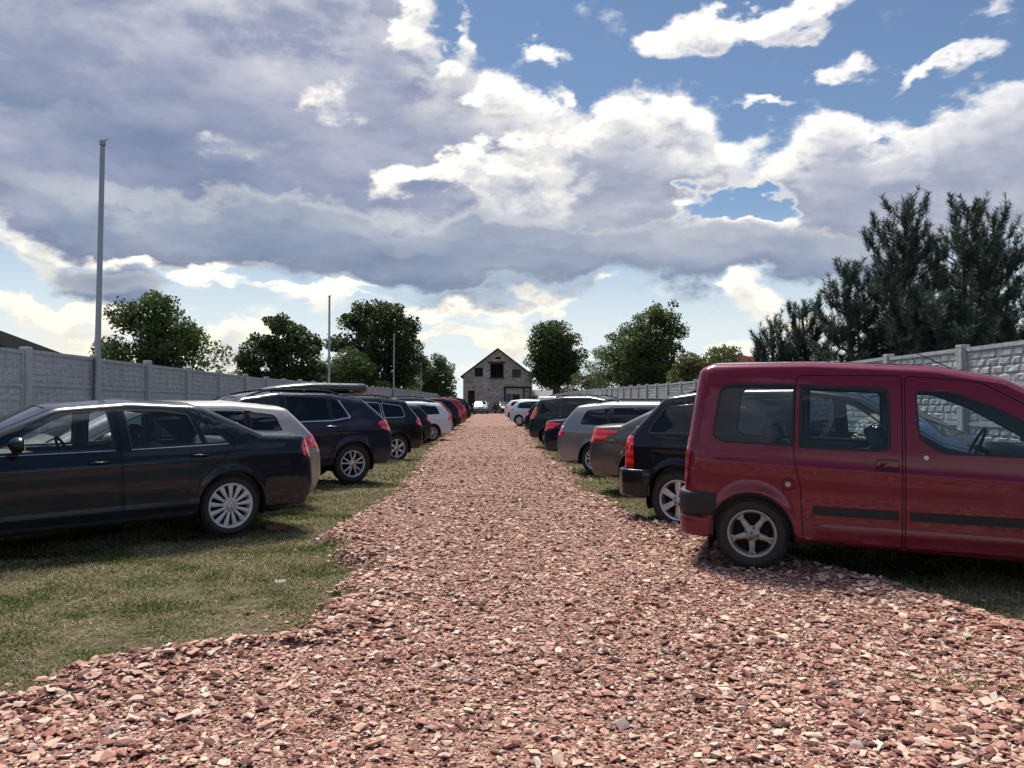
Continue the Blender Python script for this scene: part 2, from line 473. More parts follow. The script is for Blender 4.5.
def build_grass():
    X = []; Y = []; H = []
    for y0, y1, x0, x1, dens, h in ((3.3, 6, -6.5, 6, 9000, .026), (6, 9.5, -8, 7, 6500, .030), (9.5, 15, -9, 8, 2600, .040), (15, 30, -9, 8, 420, .06), (30, 70, -8, 7, 90, .09)):
        n = int((y1-y0)*(x1-x0)*dens)
        y = y0+(y1-y0)*rng.random(n); x = x0+(x1-x0)*rng.random(n)
        vis = (x > -.70*y-1.3) & (x < .72*y+1.3)
        a = xl(y); b = xr(y); e = np.maximum(a-x, x-b)     # outside the lane
        tuft = fbm(x*2.2, y*2.2, 51, 3)
        keep = vis & (e > -.12) & (rng.random(n) < np.clip((tuft-.12)*2.2, .22, 1)*np.clip((e+.14)/.16, 0, 1))
        # the tufts growing out of the heap on the right
        spot = np.exp(-(((x-2.42)/.28)**2+((y-4.02)/.11)**2))
        keep |= vis & (e <= -.12) & (rng.random(n) < spot*.8)
        x, y, tuft = x[keep], y[keep], tuft[keep]
        X.append(x); Y.append(y); H.append(h*(.45+.9*rng.random(len(x)))*(.5+1.3*np.clip(tuft-.3, 0, .6)/.4))
    x = np.concatenate(X); y = np.concatenate(Y); h = np.concatenate(H)
    lean = .25+1.05*rng.random(len(x))
    # dry stalks lying on the ground
    n = 60000
    ys_ = 3.3+9*rng.random(n)**1.3; xs_ = -7+13*rng.random(n)
    e = np.maximum(xl(ys_)-xs_, xs_-xr(ys_)); k = (e > -.05) & (np.abs(xs_) < .72*ys_+.4)
    xs_, ys_ = xs_[k], ys_[k]
    x = np.concatenate([x, xs_]); y = np.concatenate([y, ys_]); h = np.concatenate([h, .022+.03*rng.random(len(xs_))])
    lean = np.concatenate([lean, 1.6+1.2*rng.random(len(xs_))])
    V, Q, T = blades(x, y, h, .0035+.0012*y*.5+h*.02, lean)
    o = link(bpy.data.objects.new('grass', raw_mesh('grass', V, [Q, T], [M['grass']])))
    tag(o, 'short patchy green and dry grass on both sides of the lane', 'grass', kind='stuff')
# ------------------------------------------------------------------ cars
def pchip(xs, ys):
    xs = np.asarray(xs, float); ys = np.asarray(ys, float)
    h = np.diff(xs); d = np.diff(ys)/h
    m = np.zeros(len(xs))
    for i in range(1, len(xs)-1):
        if d[i-1]*d[i] > 0:
            w1 = 2*h[i]+h[i-1]; w2 = h[i]+2*h[i-1]
            m[i] = (w1+w2)/(w1/d[i-1]+w2/d[i])
    m[0] = d[0]; m[-1] = d[-1]
    def f(x):
        x = np.clip(x, xs[0], xs[-1])
        i = np.clip(np.searchsorted(xs, x, side='right')-1, 0, len(xs)-2)
        t = (x-xs[i])/h[i]
        return ((1+2*t)*(1-t)**2*ys[i] + t*(1-t)**2*h[i]*m[i] + t*t*(3-2*t)*ys[i+1] + t*t*(t-1)*h[i]*m[i+1])
    return f

def inset_poly(P, Rr):
    """clockwise polygon P, inset of edge i (from P[i] to P[i+1]) by Rr[i]"""
    n = len(P); Q = []
    for i in range(n):
        a = P[i]-P[i-1]; b = P[(i+1) % n]-P[i]
        a = a/np.linalg.norm(a); b = b/np.linalg.norm(b)
        na = np.array([a[1], -a[0]]); nb = np.array([b[1], -b[0]])
        ra, rb = Rr[i-1], Rr[i]
        cr = a[0]*b[1]-a[1]*b[0]
        if abs(cr) < .25:
            q = P[i]+(na+nb)/np.linalg.norm(na+nb)*(ra+rb)/2
        else:
            p1 = P[i]+na*ra; p2 = P[i]+nb*rb
            t = ((p2[0]-p1[0])*b[1]-(p2[1]-p1[1])*b[0])/cr
            q = p1+a*t
        Q.append(q)
    return np.array(Q)

def round_poly(P, rad, par=None, seg=None, nc=6, step=.11):
    """rounded sampling; par: per-edge parameter columns. seg: reuse of edge sample counts"""
    n = len(P); pts = []; pars = []; segs = []
    T = []
    for i in range(n):
        a = P[i]-P[i-1]; b = P[(i+1) % n]-P[i]
        la, lb = np.linalg.norm(a), np.linalg.norm(b)
        ang = math.acos(max(-1, min(1, float(a@b)/(la*lb))))
        T.append(min(rad[i]*math.tan(ang/2)+.002, .44*la, .44*lb))
    for i in range(n):
        a = P[i]-P[i-1]; b = P[(i+1) % n]-P[i]
        a = a/np.linalg.norm(a); lb = np.linalg.norm(b); b = b/lb
        p0 = P[i]-a*T[i]; p2 = P[i]+b*T[i]
        for k in range(nc+1):
            t = k/nc
            pts.append((1-t)**2*p0+2*t*(1-t)*P[i]+t*t*p2)
            if par is not None: pars.append(par[i-1]*(1-t)+par[i]*t)
        e = P[(i+1) % n]-b*T[(i+1) % n]
        ln = np.linalg.norm(e-p2)
        m = seg[i] if seg is not None else max(1, int(ln/step))
        segs.append(m)
        for k in range(1, m):
            pts.append(p2+(e-p2)*k/m)
            if par is not None: pars.append(par[i])
    return np.array(pts), (np.array(pars) if par is not None else None), segs

def feat_poly(poly):
    """polygon given as (x,z[,r]) -> densified rounded outline"""
    P = np.array([(p[0], p[1]) for p in poly], float)
    r = [p[2] if len(p) > 2 else .012 for p in poly]
    A = 0
    for i in range(len(P)):
        A += P[i-1][0]*P[i][1]-P[i][0]*P[i-1][1]
    if A > 0: P = P[::-1]; r = r[::-1]
    q, _, _ = round_poly(P, r, nc=4, step=.07)
    return q
def shrink(q, d):
    n = len(q)
    a = q-np.roll(q, 1, 0); b = np.roll(q, -1, 0)-q
    t = a/np.linalg.norm(a, axis=1)[:, None]+b/np.linalg.norm(b, axis=1)[:, None]
    t /= np.linalg.norm(t, axis=1)[:, None]+1e-9
    return q+np.stack([t[:, 1], -t[:, 0]], -1)*d
def circle(cx, cz, r, n=40):
    a = -np.arange(n)*2*PI/n
    return np.stack([cx+r*np.cos(a), cz+r*np.sin(a)], -1)
def inside(poly, P):
    x, y = P[:, 0], P[:, 1]; c = np.zeros(len(P), bool)
    n = len(poly)
    for i in range(n):
        x1, y1 = poly[i-1]; x2, y2 = poly[i]
        if y1 == y2: continue
        cond = ((y1 > y) != (y2 > y)) & (x < (x2-x1)*(y-y1)/(y2-y1)+x1)
        c ^= cond
    return c

def mesh_from(name, V, F, N, mat):
    used, inv = np.unique(F.ravel(), return_inverse=True)
    me = raw_mesh(name, V[used], inv.reshape(F.shape), [mat], True)
    if len(me.vertices) == len(used):
        me.normals_split_custom_set_from_vertices([tuple(n) for n in N[used]])
    return me

def car_shell(sp):
    """Builds every surface part of a car body from its side outline. Returns list of (part, mesh, parent_index or None)."""
    W = sp['W']; out = sp['out']
    P = np.array([(o[0], o[1]) for o in out], float)
    rad = [o[2] for o in out]
    par = np.array([(o[3], o[4], o[5]) for o in out], float)
    O, Op, seg = round_poly(P, rad, par)
    Q = inset_poly(P, par[:, 0])
    rin = [max(.02, rad[i]-.5*par[i, 0]) for i in range(len(P))]
    I, _, _ = round_poly(Q, rin, None, seg)
    n = len(O)
    for _ in range(3):
        Op = (np.roll(Op, 1, 0)+Op*2+np.roll(Op, -1, 0))/4
    Ry, Cr = Op[:, 1], Op[:, 2]
    a = O-np.roll(O, 1, 0); b = np.roll(O, -1, 0)-O
    t = a/(np.linalg.norm(a, axis=1)[:, None]+1e-9)+b/(np.linalg.norm(b, axis=1)[:, None]+1e-9)
    t /= np.linalg.norm(t, axis=1)[:, None]+1e-9
    Nn = np.stack([-t[:, 1], t[:, 0]], -1)
    fz = pchip(*zip(*sp['fz'])); px = pchip(*zip(*sp['px']))
    arches = sp['arch']                                           # (x, z, radius)
    def Ys(x, z):
        y = W*fz(z-sp.get('tilt', 0)*(x-sp['L']/2))*px(x)
        for cx, cz, r in arches:
            d = np.hypot(x-cx, z-cz)
            y = y+sp.get('flare', .012)*np.exp(-((d-r)/.055)**2)*(z > .12)
        for (x0, z0, x1, z1, dep, wd) in sp.get('crease', []):
            zl = z0+(z1-z0)*(x-x0)/(x1-x0)
            f = np.clip((x-x0)/.25, 0, 1)*np.clip((x1-x)/.25, 0, 1)
            y = y+dep*f*np.exp(-np.clip((z-zl)/wd, -8, 8)**2*(1+2*(z > zl)))
        return y
    ths = [0, .10, .28, .55, .88, 1.22, PI/2]
    rings = []; ry = []
    for th in ths:
        p = O+(I-O)*(1-math.cos(th))
        rings.append(p); ry.append(Ys(p[:, 0], p[:, 1])-Ry*(1-math.sin(th)))
    # flat lookup for the rounded border
    fv = np.concatenate(rings); fy = np.concatenate(ry)
    ff = []
    for k in range(len(ths)-1):
        for j in range(n):
            j2 = (j+1) % n
            ff += [(k*n+j, k*n+j2, (k+1)*n+j2), (k*n+j, (k+1)*n+j2, (k+1)*n+j)]
    bvh = BVHTree.FromPolygons([Vector((p[0], p[1], 0)) for p in fv], ff)
    def look(p):
        loc, nor, idx, d = bvh.find_nearest(Vector((p[0], p[1], 0)))
        A, B, C = (fv[i] for i in ff[idx])
        v0 = B-A; v1 = C-A; v2 = np.array([loc.x, loc.y])-A
        den = v0[0]*v1[1]-v1[0]*v0[1]
        if abs(den) < 1e-12: return fy[ff[idx][0]]
        u = (v2[0]*v1[1]-v1[0]*v2[1])/den; w = (v0[0]*v2[1]-v2[0]*v0[1])/den
        return fy[ff[idx][0]]*(1-u-w)+fy[ff[idx][1]]*u+fy[ff[idx][2]]*w
    # features
    feats = []
    for f in sp['feat']:
        q = f['poly'] if isinstance(f['poly'], np.ndarray) else feat_poly(f['poly'])
        g = f.get('gap', 0)
        if g: feats.append(dict(part='seam', mat=M['seam'], q=q, own=f.get('in')))
        q2 = shrink(q, g) if g else q
        if f.get('frame'):
            fr = dict(part='window_frame', mat=f.get('fmat', M['rubber']), q=q2, lift=f.get('flift', .001), own=f.get('in'))
            feats.append(fr); q2 = shrink(q2, f['frame'])
        d = dict(f); d['q'] = q2; feats.append(d)
    verts = [tuple(p) for p in fv]; edges = []
    for k in range(len(ths)):
        edges += [(k*n+j, k*n+(j+1) % n) for j in range(n)]
    gs = sp.get('grid', .085)
    xs = np.arange(P[:, 0].min(), P[:, 0].max(), gs); zs = np.arange(P[:, 1].min(), P[:, 1].max(), gs*.75)
    G = np.stack(np.meshgrid(xs, zs), -1).reshape(-1, 2)
    Ishr = shrink(I, .015)
    G = G[inside(Ishr, G)]
    for (x0, z0, x1, z1, dep, wd) in sp.get('crease', []):
        tt = np.linspace(0, 1, int((x1-x0)/.07))
        zz = z0+(z1-z0)*(G[:, 0]-x0)/(x1-x0)
        G = G[~((G[:, 0] > x0-.03) & (G[:, 0] < x1+.03) & (np.abs(G[:, 1]-zz) < 2.4*wd))]
        for dz in (-2.0*wd, -1.4*wd, -.9*wd, -.5*wd, -.2*wd, 0, .15*wd, .35*wd, .6*wd, 1.0*wd, 1.6*wd):
            q = np.stack([x0+(x1-x0)*tt, z0+(z1-z0)*tt+dz], -1); b0 = len(verts)
            verts += [tuple(p) for p in q]; edges += [(b0+i, b0+i+1) for i in range(len(q)-1)]
    verts += [tuple(p) for p in G]
    for f in feats:
        b0 = len(verts); q = f['q']
        verts += [tuple(p) for p in q]
        edges += [(b0+i, b0+(i+1) % len(q)) for i in range(len(q))]
    for cx, cz, r in arches:
        for rr in (r, r+.015, r+.03, r+.05, r+.075, r+.1, r+.13):
            q = circle(cx, cz, rr, 44); b0 = len(verts)
            verts += [tuple(p) for p in q]
            if True: edges += [(b0+i, b0+(i+1) % len(q)) for i in range(len(q))]
    cv, ce, cf, _, _, _ = delaunay_2d_cdt([Vector(v) for v in verts], edges, [], 0, 2e-4)
    cv = np.array([tuple(v) for v in cv]); cf = np.array([tuple(f) for f in cf if len(f) == 3])
    cen = cv[cf].mean(1)
    ok = inside(O, cen)
    cf = cf[ok]; cen = cen[ok]
    ar = (cv[cf[:, 1]]-cv[cf[:, 0]]); br = (cv[cf[:, 2]]-cv[cf[:, 0]])
    sgn = ar[:, 0]*br[:, 1]-ar[:, 1]*br[:, 0]
    cf[sgn < 0] = cf[sgn < 0][:, ::-1]
    cf = cf[np.abs(sgn) > 1e-9]; cen = cv[cf].mean(1)
    inI = inside(I, cv)
    y = Ys(cv[:, 0], cv[:, 1])
    for i in np.nonzero(~inI)[0]: y[i] = look(cv[i])
    cls = np.full(len(cf), -1)
    for k, f in enumerate(feats): cls[inside(f['q'], cen)] = k
    for cx, cz, r in arches: cls[np.hypot(cen[:, 0]-cx, cen[:, 1]-cz) < r] = -2
    # strip over the top, rear, front and floor
    cols = np.array([-1, -.97, -.90, -.78, -.6, -.4, -.2, 0, .2, .4, .6, .78, .90, .97, 1])
    ye = ry[0]; m = len(cols)
    SV = np.empty((n, m, 3))
    bul = Cr[:, None]*(1-cols[None]**2)
    SV[..., 0] = O[:, None, 0]+Nn[:, None, 0]*bul; SV[..., 2] = O[:, None, 1]+Nn[:, None, 1]*bul
    SV[..., 1] = ye[:, None]*cols[None]
    SV = SV.reshape(-1, 3)
    SF = []
    sc_ = []
    for j in range(n):
        j2 = (j+1) % n
        for k in range(m-1):
            SF.append((j*m+k, j2*m+k, j2*m+k+1, j*m+k+1))
    SF = np.array(SF); scen = SV[SF].mean(1)
    # combined vertices: right side (+y), left side (-y), strip
    nv = len(cv)
    V = np.concatenate([np.stack([cv[:, 0], y, cv[:, 1]], -1), np.stack([cv[:, 0], -y, cv[:, 1]], -1), SV])
    FL = cf[:, ::-1]                    # +y side faces outward
    FR = cf+nv
    ST = np.concatenate([SF[:, [0, 1, 2]], SF[:, [0, 2, 3]]])+2*nv
    allF = np.concatenate([FL, FR, ST])
    # orient check on strip
    key = np.round(V*2000).astype(np.int64)
    _, w = np.unique(key, axis=0, return_inverse=True); w = w.ravel()
    fn = np.cross(V[allF[:, 1]]-V[allF[:, 0]], V[allF[:, 2]]-V[allF[:, 0]])
    c0 = np.array([sp['L']/2, 0, .7])
    # strip orientation: outward
    k0 = len(FL)*2
    sn = (fn[k0:]*(V[allF[k0:]].mean(1)-c0)).sum(1)
    if np.median(np.sign(sn)) < 0:
        allF[k0:] = allF[k0:][:, ::-1]; fn[k0:] *= -1
    sy = fn[:len(FL), 1]
    if np.median(sy) < 0:
        allF[:k0] = allF[:k0][:, ::-1]; fn[:k0] *= -1
    VN = np.zeros((w.max()+1, 3))
    fnu = fn/(np.linalg.norm(fn, axis=1)[:, None]+1e-12)
    for c in range(3):
        e1 = V[allF[:, (c+1) % 3]]-V[allF[:, c]]; e2 = V[allF[:, (c+2) % 3]]-V[allF[:, c]]
        co = (e1*e2).sum(1)/(np.linalg.norm(e1, axis=1)*np.linalg.norm(e2, axis=1)+1e-12)
        an = np.arccos(np.clip(co, -1, 1))
        np.add.at(VN, w[allF[:, c]], fnu*an[:, None])
    VN /= np.linalg.norm(VN, axis=1)[:, None]+1e-12
    N = VN[w]
    # strip classes
    sq = np.full(len(SF), -1)          # body
    sn_ = Nn[np.repeat(np.arange(n), m-1)]
    colc = np.abs(np.tile((cols[:-1]+cols[1:])/2, n))
    sq[(sn_[:, 1] < -.6) & (scen[:, 2] < .5)] = -3
    for key_, cl in (('ws', -4), ('rw', -5)):
        if sp.get(key_):
            x0, x1, z0, z1 = sp[key_]
            sq[(scen[:, 0] > x0) & (scen[:, 0] < x1) & (scen[:, 2] > z0) & (scen[:, 2] < z1) & (colc < .93) & (sn_[:, 1] > -.2)] = cl
    for k, f in enumerate(feats):
        if f['part'] in ('taillight', 'headlight', 'bumper'):
            lim = f.get('wrap', .7)
            sq[inside(f['q'], scen[:, [0, 2]]) & (colc > lim)] = k+100
    for cx, cz, r in arches:
        sq[(np.hypot(scen[:, 0]-cx, scen[:, 2]-cz) < r) & (colc > .5)] = -2
    sq2 = np.concatenate([sq, sq])
    full = np.concatenate([cls, cls, sq2])
    side = np.concatenate([np.zeros(len(FL)), np.ones(len(FR)), np.where(V[allF[k0:]].mean(1)[:, 1] > 0, 0, 1)])
    parts = []
    pm = sp['paint']
    body = mesh_from('body', V, allF[full == -1], N, pm)
    parts.append(('body', body, None))
    under = full == -3
    if under.any(): parts.append(('underbody', mesh_from('underbody', V, allF[under], N, M['black']), None))
    gl = V-N*.006
    for cl, nm in ((-4, 'windscreen'), (-5, 'rear_window')):
        if (full == cl).any(): parts.append((nm, mesh_from(nm, gl, allF[full == cl], N, sp.get('wsmat', M['glass']) if cl == -4 else sp.get('glass', M['glass'])), None))
    tailm = {}
    for s in (0, 1):
        owner = {}
        for k, f in enumerate(feats):
            sel = ((full == k) | (full == k+100)) & (side == s)
            if not sel.any(): continue
            F = allF[sel]
            lift = f.get('lift', 0)
            VV = V
            if lift:
                VV = V+N*lift
            mt = f.get('mat') or pm
            if lift > .004:
                # closed rim around a raised part
                e = np.concatenate([F[:, [0, 1]], F[:, [1, 2]], F[:, [2, 0]]])
                ek = np.sort(e, 1); _, ui, cnt = np.unique(w[ek[:, 0]]*10**7+w[ek[:, 1]], return_index=True, return_counts=True)
                be = e[ui[cnt == 1]]
                used, inv = np.unique(F.ravel(), return_inverse=True)
                mp = {u: i for i, u in enumerate(used)}
                A = VV[used]; nb = len(A)
                low = (V-N*.004)
                extra = []; idm = {}
                W1 = []
                for p, q in be:
                    for r_ in (p, q):
                        if r_ not in idm:
                            idm[r_] = nb+len(extra); extra += [low[r_], VV[r_]]
                    W1.append((idm[q]+1, idm[p]+1, idm[p])); W1.append((idm[q]+1, idm[p], idm[q]))
                me = raw_mesh(f['part'], np.concatenate([A, np.array(extra)]), np.concatenate([inv.reshape(F.shape), np.array(W1)]), [mt], True)
            else:
                me = mesh_from(f['part'], VV, F, N, mt)
            parts.append((f['part'], me, f.get('own') or f.get('in')))
    info = dict(Ys=Ys, O=O, ye=ye, Nn=Nn)
    def top(x):
        up = Nn[:, 1] > .15
        o = np.argsort(O[up, 0])
        return float(np.interp(x, O[up, 0][o], O[up, 1][o])), float(np.interp(x, O[up, 0][o], ye[up][o]))
    info['top'] = top
    return parts, info

# ---- wheels -----------------------------------------------------------
_wheel = {}
def wheel_meshes(style, rt=.31, wd=.20):
    """meshes of one wheel, axis along y, outer face towards +y"""
    k = (style, rt, wd)
    if k in _wheel: return _wheel[k]
    rr = rt*{'paddle': .765, 'chunky': .66, 'five': .69}.get(style, .70)
    h = wd/2
    t = MB()
    t.lathe_y([(rr-.012, h-.016), (rr+.004, h-.006), (rr+.02, h+.002), (rr+(rt-rr)*.45, h+.008), (rr+(rt-rr)*.72, h+.002), (rt-.018, h-.010), (rt-.006, h-.024),
               (rt, h*.45), (rt, 0), (rt, -h*.5), (rt-.008, -h+.02), (rr+.03, -h), (rr-.01, -h+.02)], 56)
    # tread blocks along the shoulder
    for i in range(72):
        a = 2*PI*i/72
        c, s_ = math.cos(a), math.sin(a)
        Mx = Matrix(((c, 0, -s_, 0), (0, 1, 0, 0), (s_, 0, c, 0), (0, 0, 0, 1)))
        t.box(rt-.012, rt+.004, h*.45, h-.018, -.0085, .0085, Mx)
    tyre = t.mesh('tyre', M['tyre'])
    mat = {'paddle': M['cover'], 'five': M['dullalloy'], 'six': M['alloy'], 'twin': M['alloy'], 'chunky': M['alloy'], 'steel': M['cover']}[style]
    r = MB()
    f = h-.010
    r.lathe_y([(rr-.045, f-.10), (rr-.035, f-.045), (rr-.030, f-.022), (rr-.024, f-.006), (rr-.012, f+.002), (rr-.002, f), (rr+.001, f-.012)], 56)
    def spoke(ang, r0, r1, w0, w1, y0, y1, dep=.025, skew=0.):
        prof = []
        c, s_ = math.cos(ang), math.sin(ang)
        def pt(rad, off, yy): return (c*rad-s_*off, yy, s_*rad+c*off)
        vs = []; K = 5
        for i in range(K+1):
            q = i/K; rad = r0+(r1-r0)*q; ww = (w0+(w1-w0)*q)/2; yy = y0+(y1-y0)*q + .006*math.sin(q*PI)
            o = skew*q
            vs += [pt(rad, o-ww, yy-dep), pt(rad, o-ww*.97, yy-.006), pt(rad, o-ww*.72, yy), pt(rad, o+ww*.72, yy), pt(rad, o+ww*.97, yy-.006), pt(rad, o+ww, yy-dep)]
        fs = []
        for i in range(K):
            for j in range(5):
                fs.append((i*6+j, i*6+j+1, (i+1)*6+j+1, (i+1)*6+j))
        r.add(vs, fs, True)
    hubr = .075
    if style == 'paddle':
        for i in range(13): spoke(PI/2+2*PI*i/13, .07, rr-.02, .022, .062, f-.006, f-.004, .03)
        hubr = .085
    elif style == 'five':
        for i in range(5): spoke(-PI/2+2*PI*i/5, .03, rr-.03, .062, .040, f-.014, f-.020, .04)
        for i in range(5):
            for sg in (-1, 1): spoke(-PI/2+2*PI*i/5, rr-.075, rr-.024, .03, .022, f-.016, f-.016, .04, skew=sg*.030)
        hubr = .066
    elif style == 'six':
        for i in range(6): spoke(PI/2+2*PI*i/6, .04, rr-.02, .060, .088, f-.016, f-.006, .035)
        hubr = .07
    elif style == 'twin':
        for i in range(5):
            for sg in (-1, 1): spoke(PI/2+2*PI*i/5+sg*.13, .04, rr-.02, .034, .030, f-.014, f-.006, .035, skew=sg*.028)
        hubr = .068
    elif style == 'chunky':
        for i in range(5): spoke(PI/2+2*PI*i/5, .03, rr-.02, .075, .085, f-.014, f-.006, .035)
        hubr = .072
    else:
        for i in range(9): spoke(PI/2+2*PI*i/9, .05, rr-.02, .050, .070, f-.008, f-.010, .03)
    r.lathe_y([(hubr+.004, f-.045), (hubr, f-.014), (hubr-.012, f-.009), (.034, f-.010), (.031, f-.004), (.027, f-.001), (.0001, f+.001)], 32)
    rim = r.mesh('rim', mat)
    d = MB()
    d.lathe_y([(rr-.01, f-.10), (rr-.03, f-.075), (.12, f-.070), (.0001, f-.068)], 40)
    if style in ('five', 'six', 'twin', 'chunky'):
        for i in range(4 if style == 'five' else 5):
            a = PI/2+2*PI*i/(4 if style == 'five' else 5)+.3
            d.lathe_y([(.0095, f-.03), (.0095, f-.0075), (.0001, f-.007)], 10, cx=.052*math.cos(a), cz=.052*math.sin(a))
    back = d.mesh('brake_disc', M['black'])
    emb = None
    if style == 'paddle':
        e = MB(); y0, y1 = f-.001, f+.004
        e.lathe_y([(.058, f-.012), (.058, f-.004), (.054, f-.003), (.052, f-.006)], 32)
        def bar(x0, z0, x1, z1, w=.0065):
            dx, dz = x1-x0, z1-z0; l = math.hypot(dx, dz); ox, oz = -dz/l*w/2, dx/l*w/2
            e.prism([(x0-ox, z0-oz), (x1-ox, z1-oz), (x1+ox, z1+oz), (x0+ox, z0+oz)], y0, y1)
        bar(-.022, .040, 0, .006); bar(.022, .040, 0, .006)
        bar(-.040, .022, -.018, -.036); bar(-.018, -.036, 0, -.002); bar(0, -.002, .018, -.036); bar(.018, -.036, .040, .022)
        emb = e.mesh('emblem', M['alloy'])
    elif style == 'five':
        e = MB(); y0, y1 = f-.001, f+.003
        for dz in (0, .014):
            e.prism([(-.014, -.012+dz), (0, .002+dz), (.014, -.012+dz), (.014, -.006+dz), (0, .009+dz), (-.014, -.006+dz)], y0, y1)
        emb = e.mesh('emblem', M['black'])
    _wheel[k] = (tyre, rim, back, emb)
    return _wheel[k]

def add_wheel(root, x, y, rt, style, wd=.2, parts=True):
    tyre, rim, back, emb = wheel_meshes(style, rt, wd)
    w = empty('wheel', (x, y, rt), 0 if y > 0 else PI, parent=root)
    w.rotation_euler = (0, random.random()*6.28 if abs(y) < 0 else 0, 0 if y > 0 else PI)
    link(bpy.data.objects.new('tyre', tyre), w); link(bpy.data.objects.new('rim', rim), w); link(bpy.data.objects.new('brake_disc', back), w)
    if emb: link(bpy.data.objects.new('emblem', emb), w)

def seat_mesh(w=.50, bench=False):
    b = MB()
    tilt = Matrix.Rotation(R(-20), 4, 'Y')
    b.cbox((0, 0, .10), (.25, w/2, .085), .06)
    T = Matrix.Translation((-.20, 0, .14)) @ tilt
    b.cbox((0, 0, .27), (.075, w/2-.02, .30), .06, M=T)
    for yy in ((0,) if not bench else (-w/2+.24, w/2-.24)):
        b.cbox((.01, yy, .665), (.05, .135, .085), .045, M=T)
        for s in (-.05, .05): b.tube([T @ Vector((.01, yy+s, .54)), T @ Vector((.01, yy+s, .62))], .007, 6)
    return b

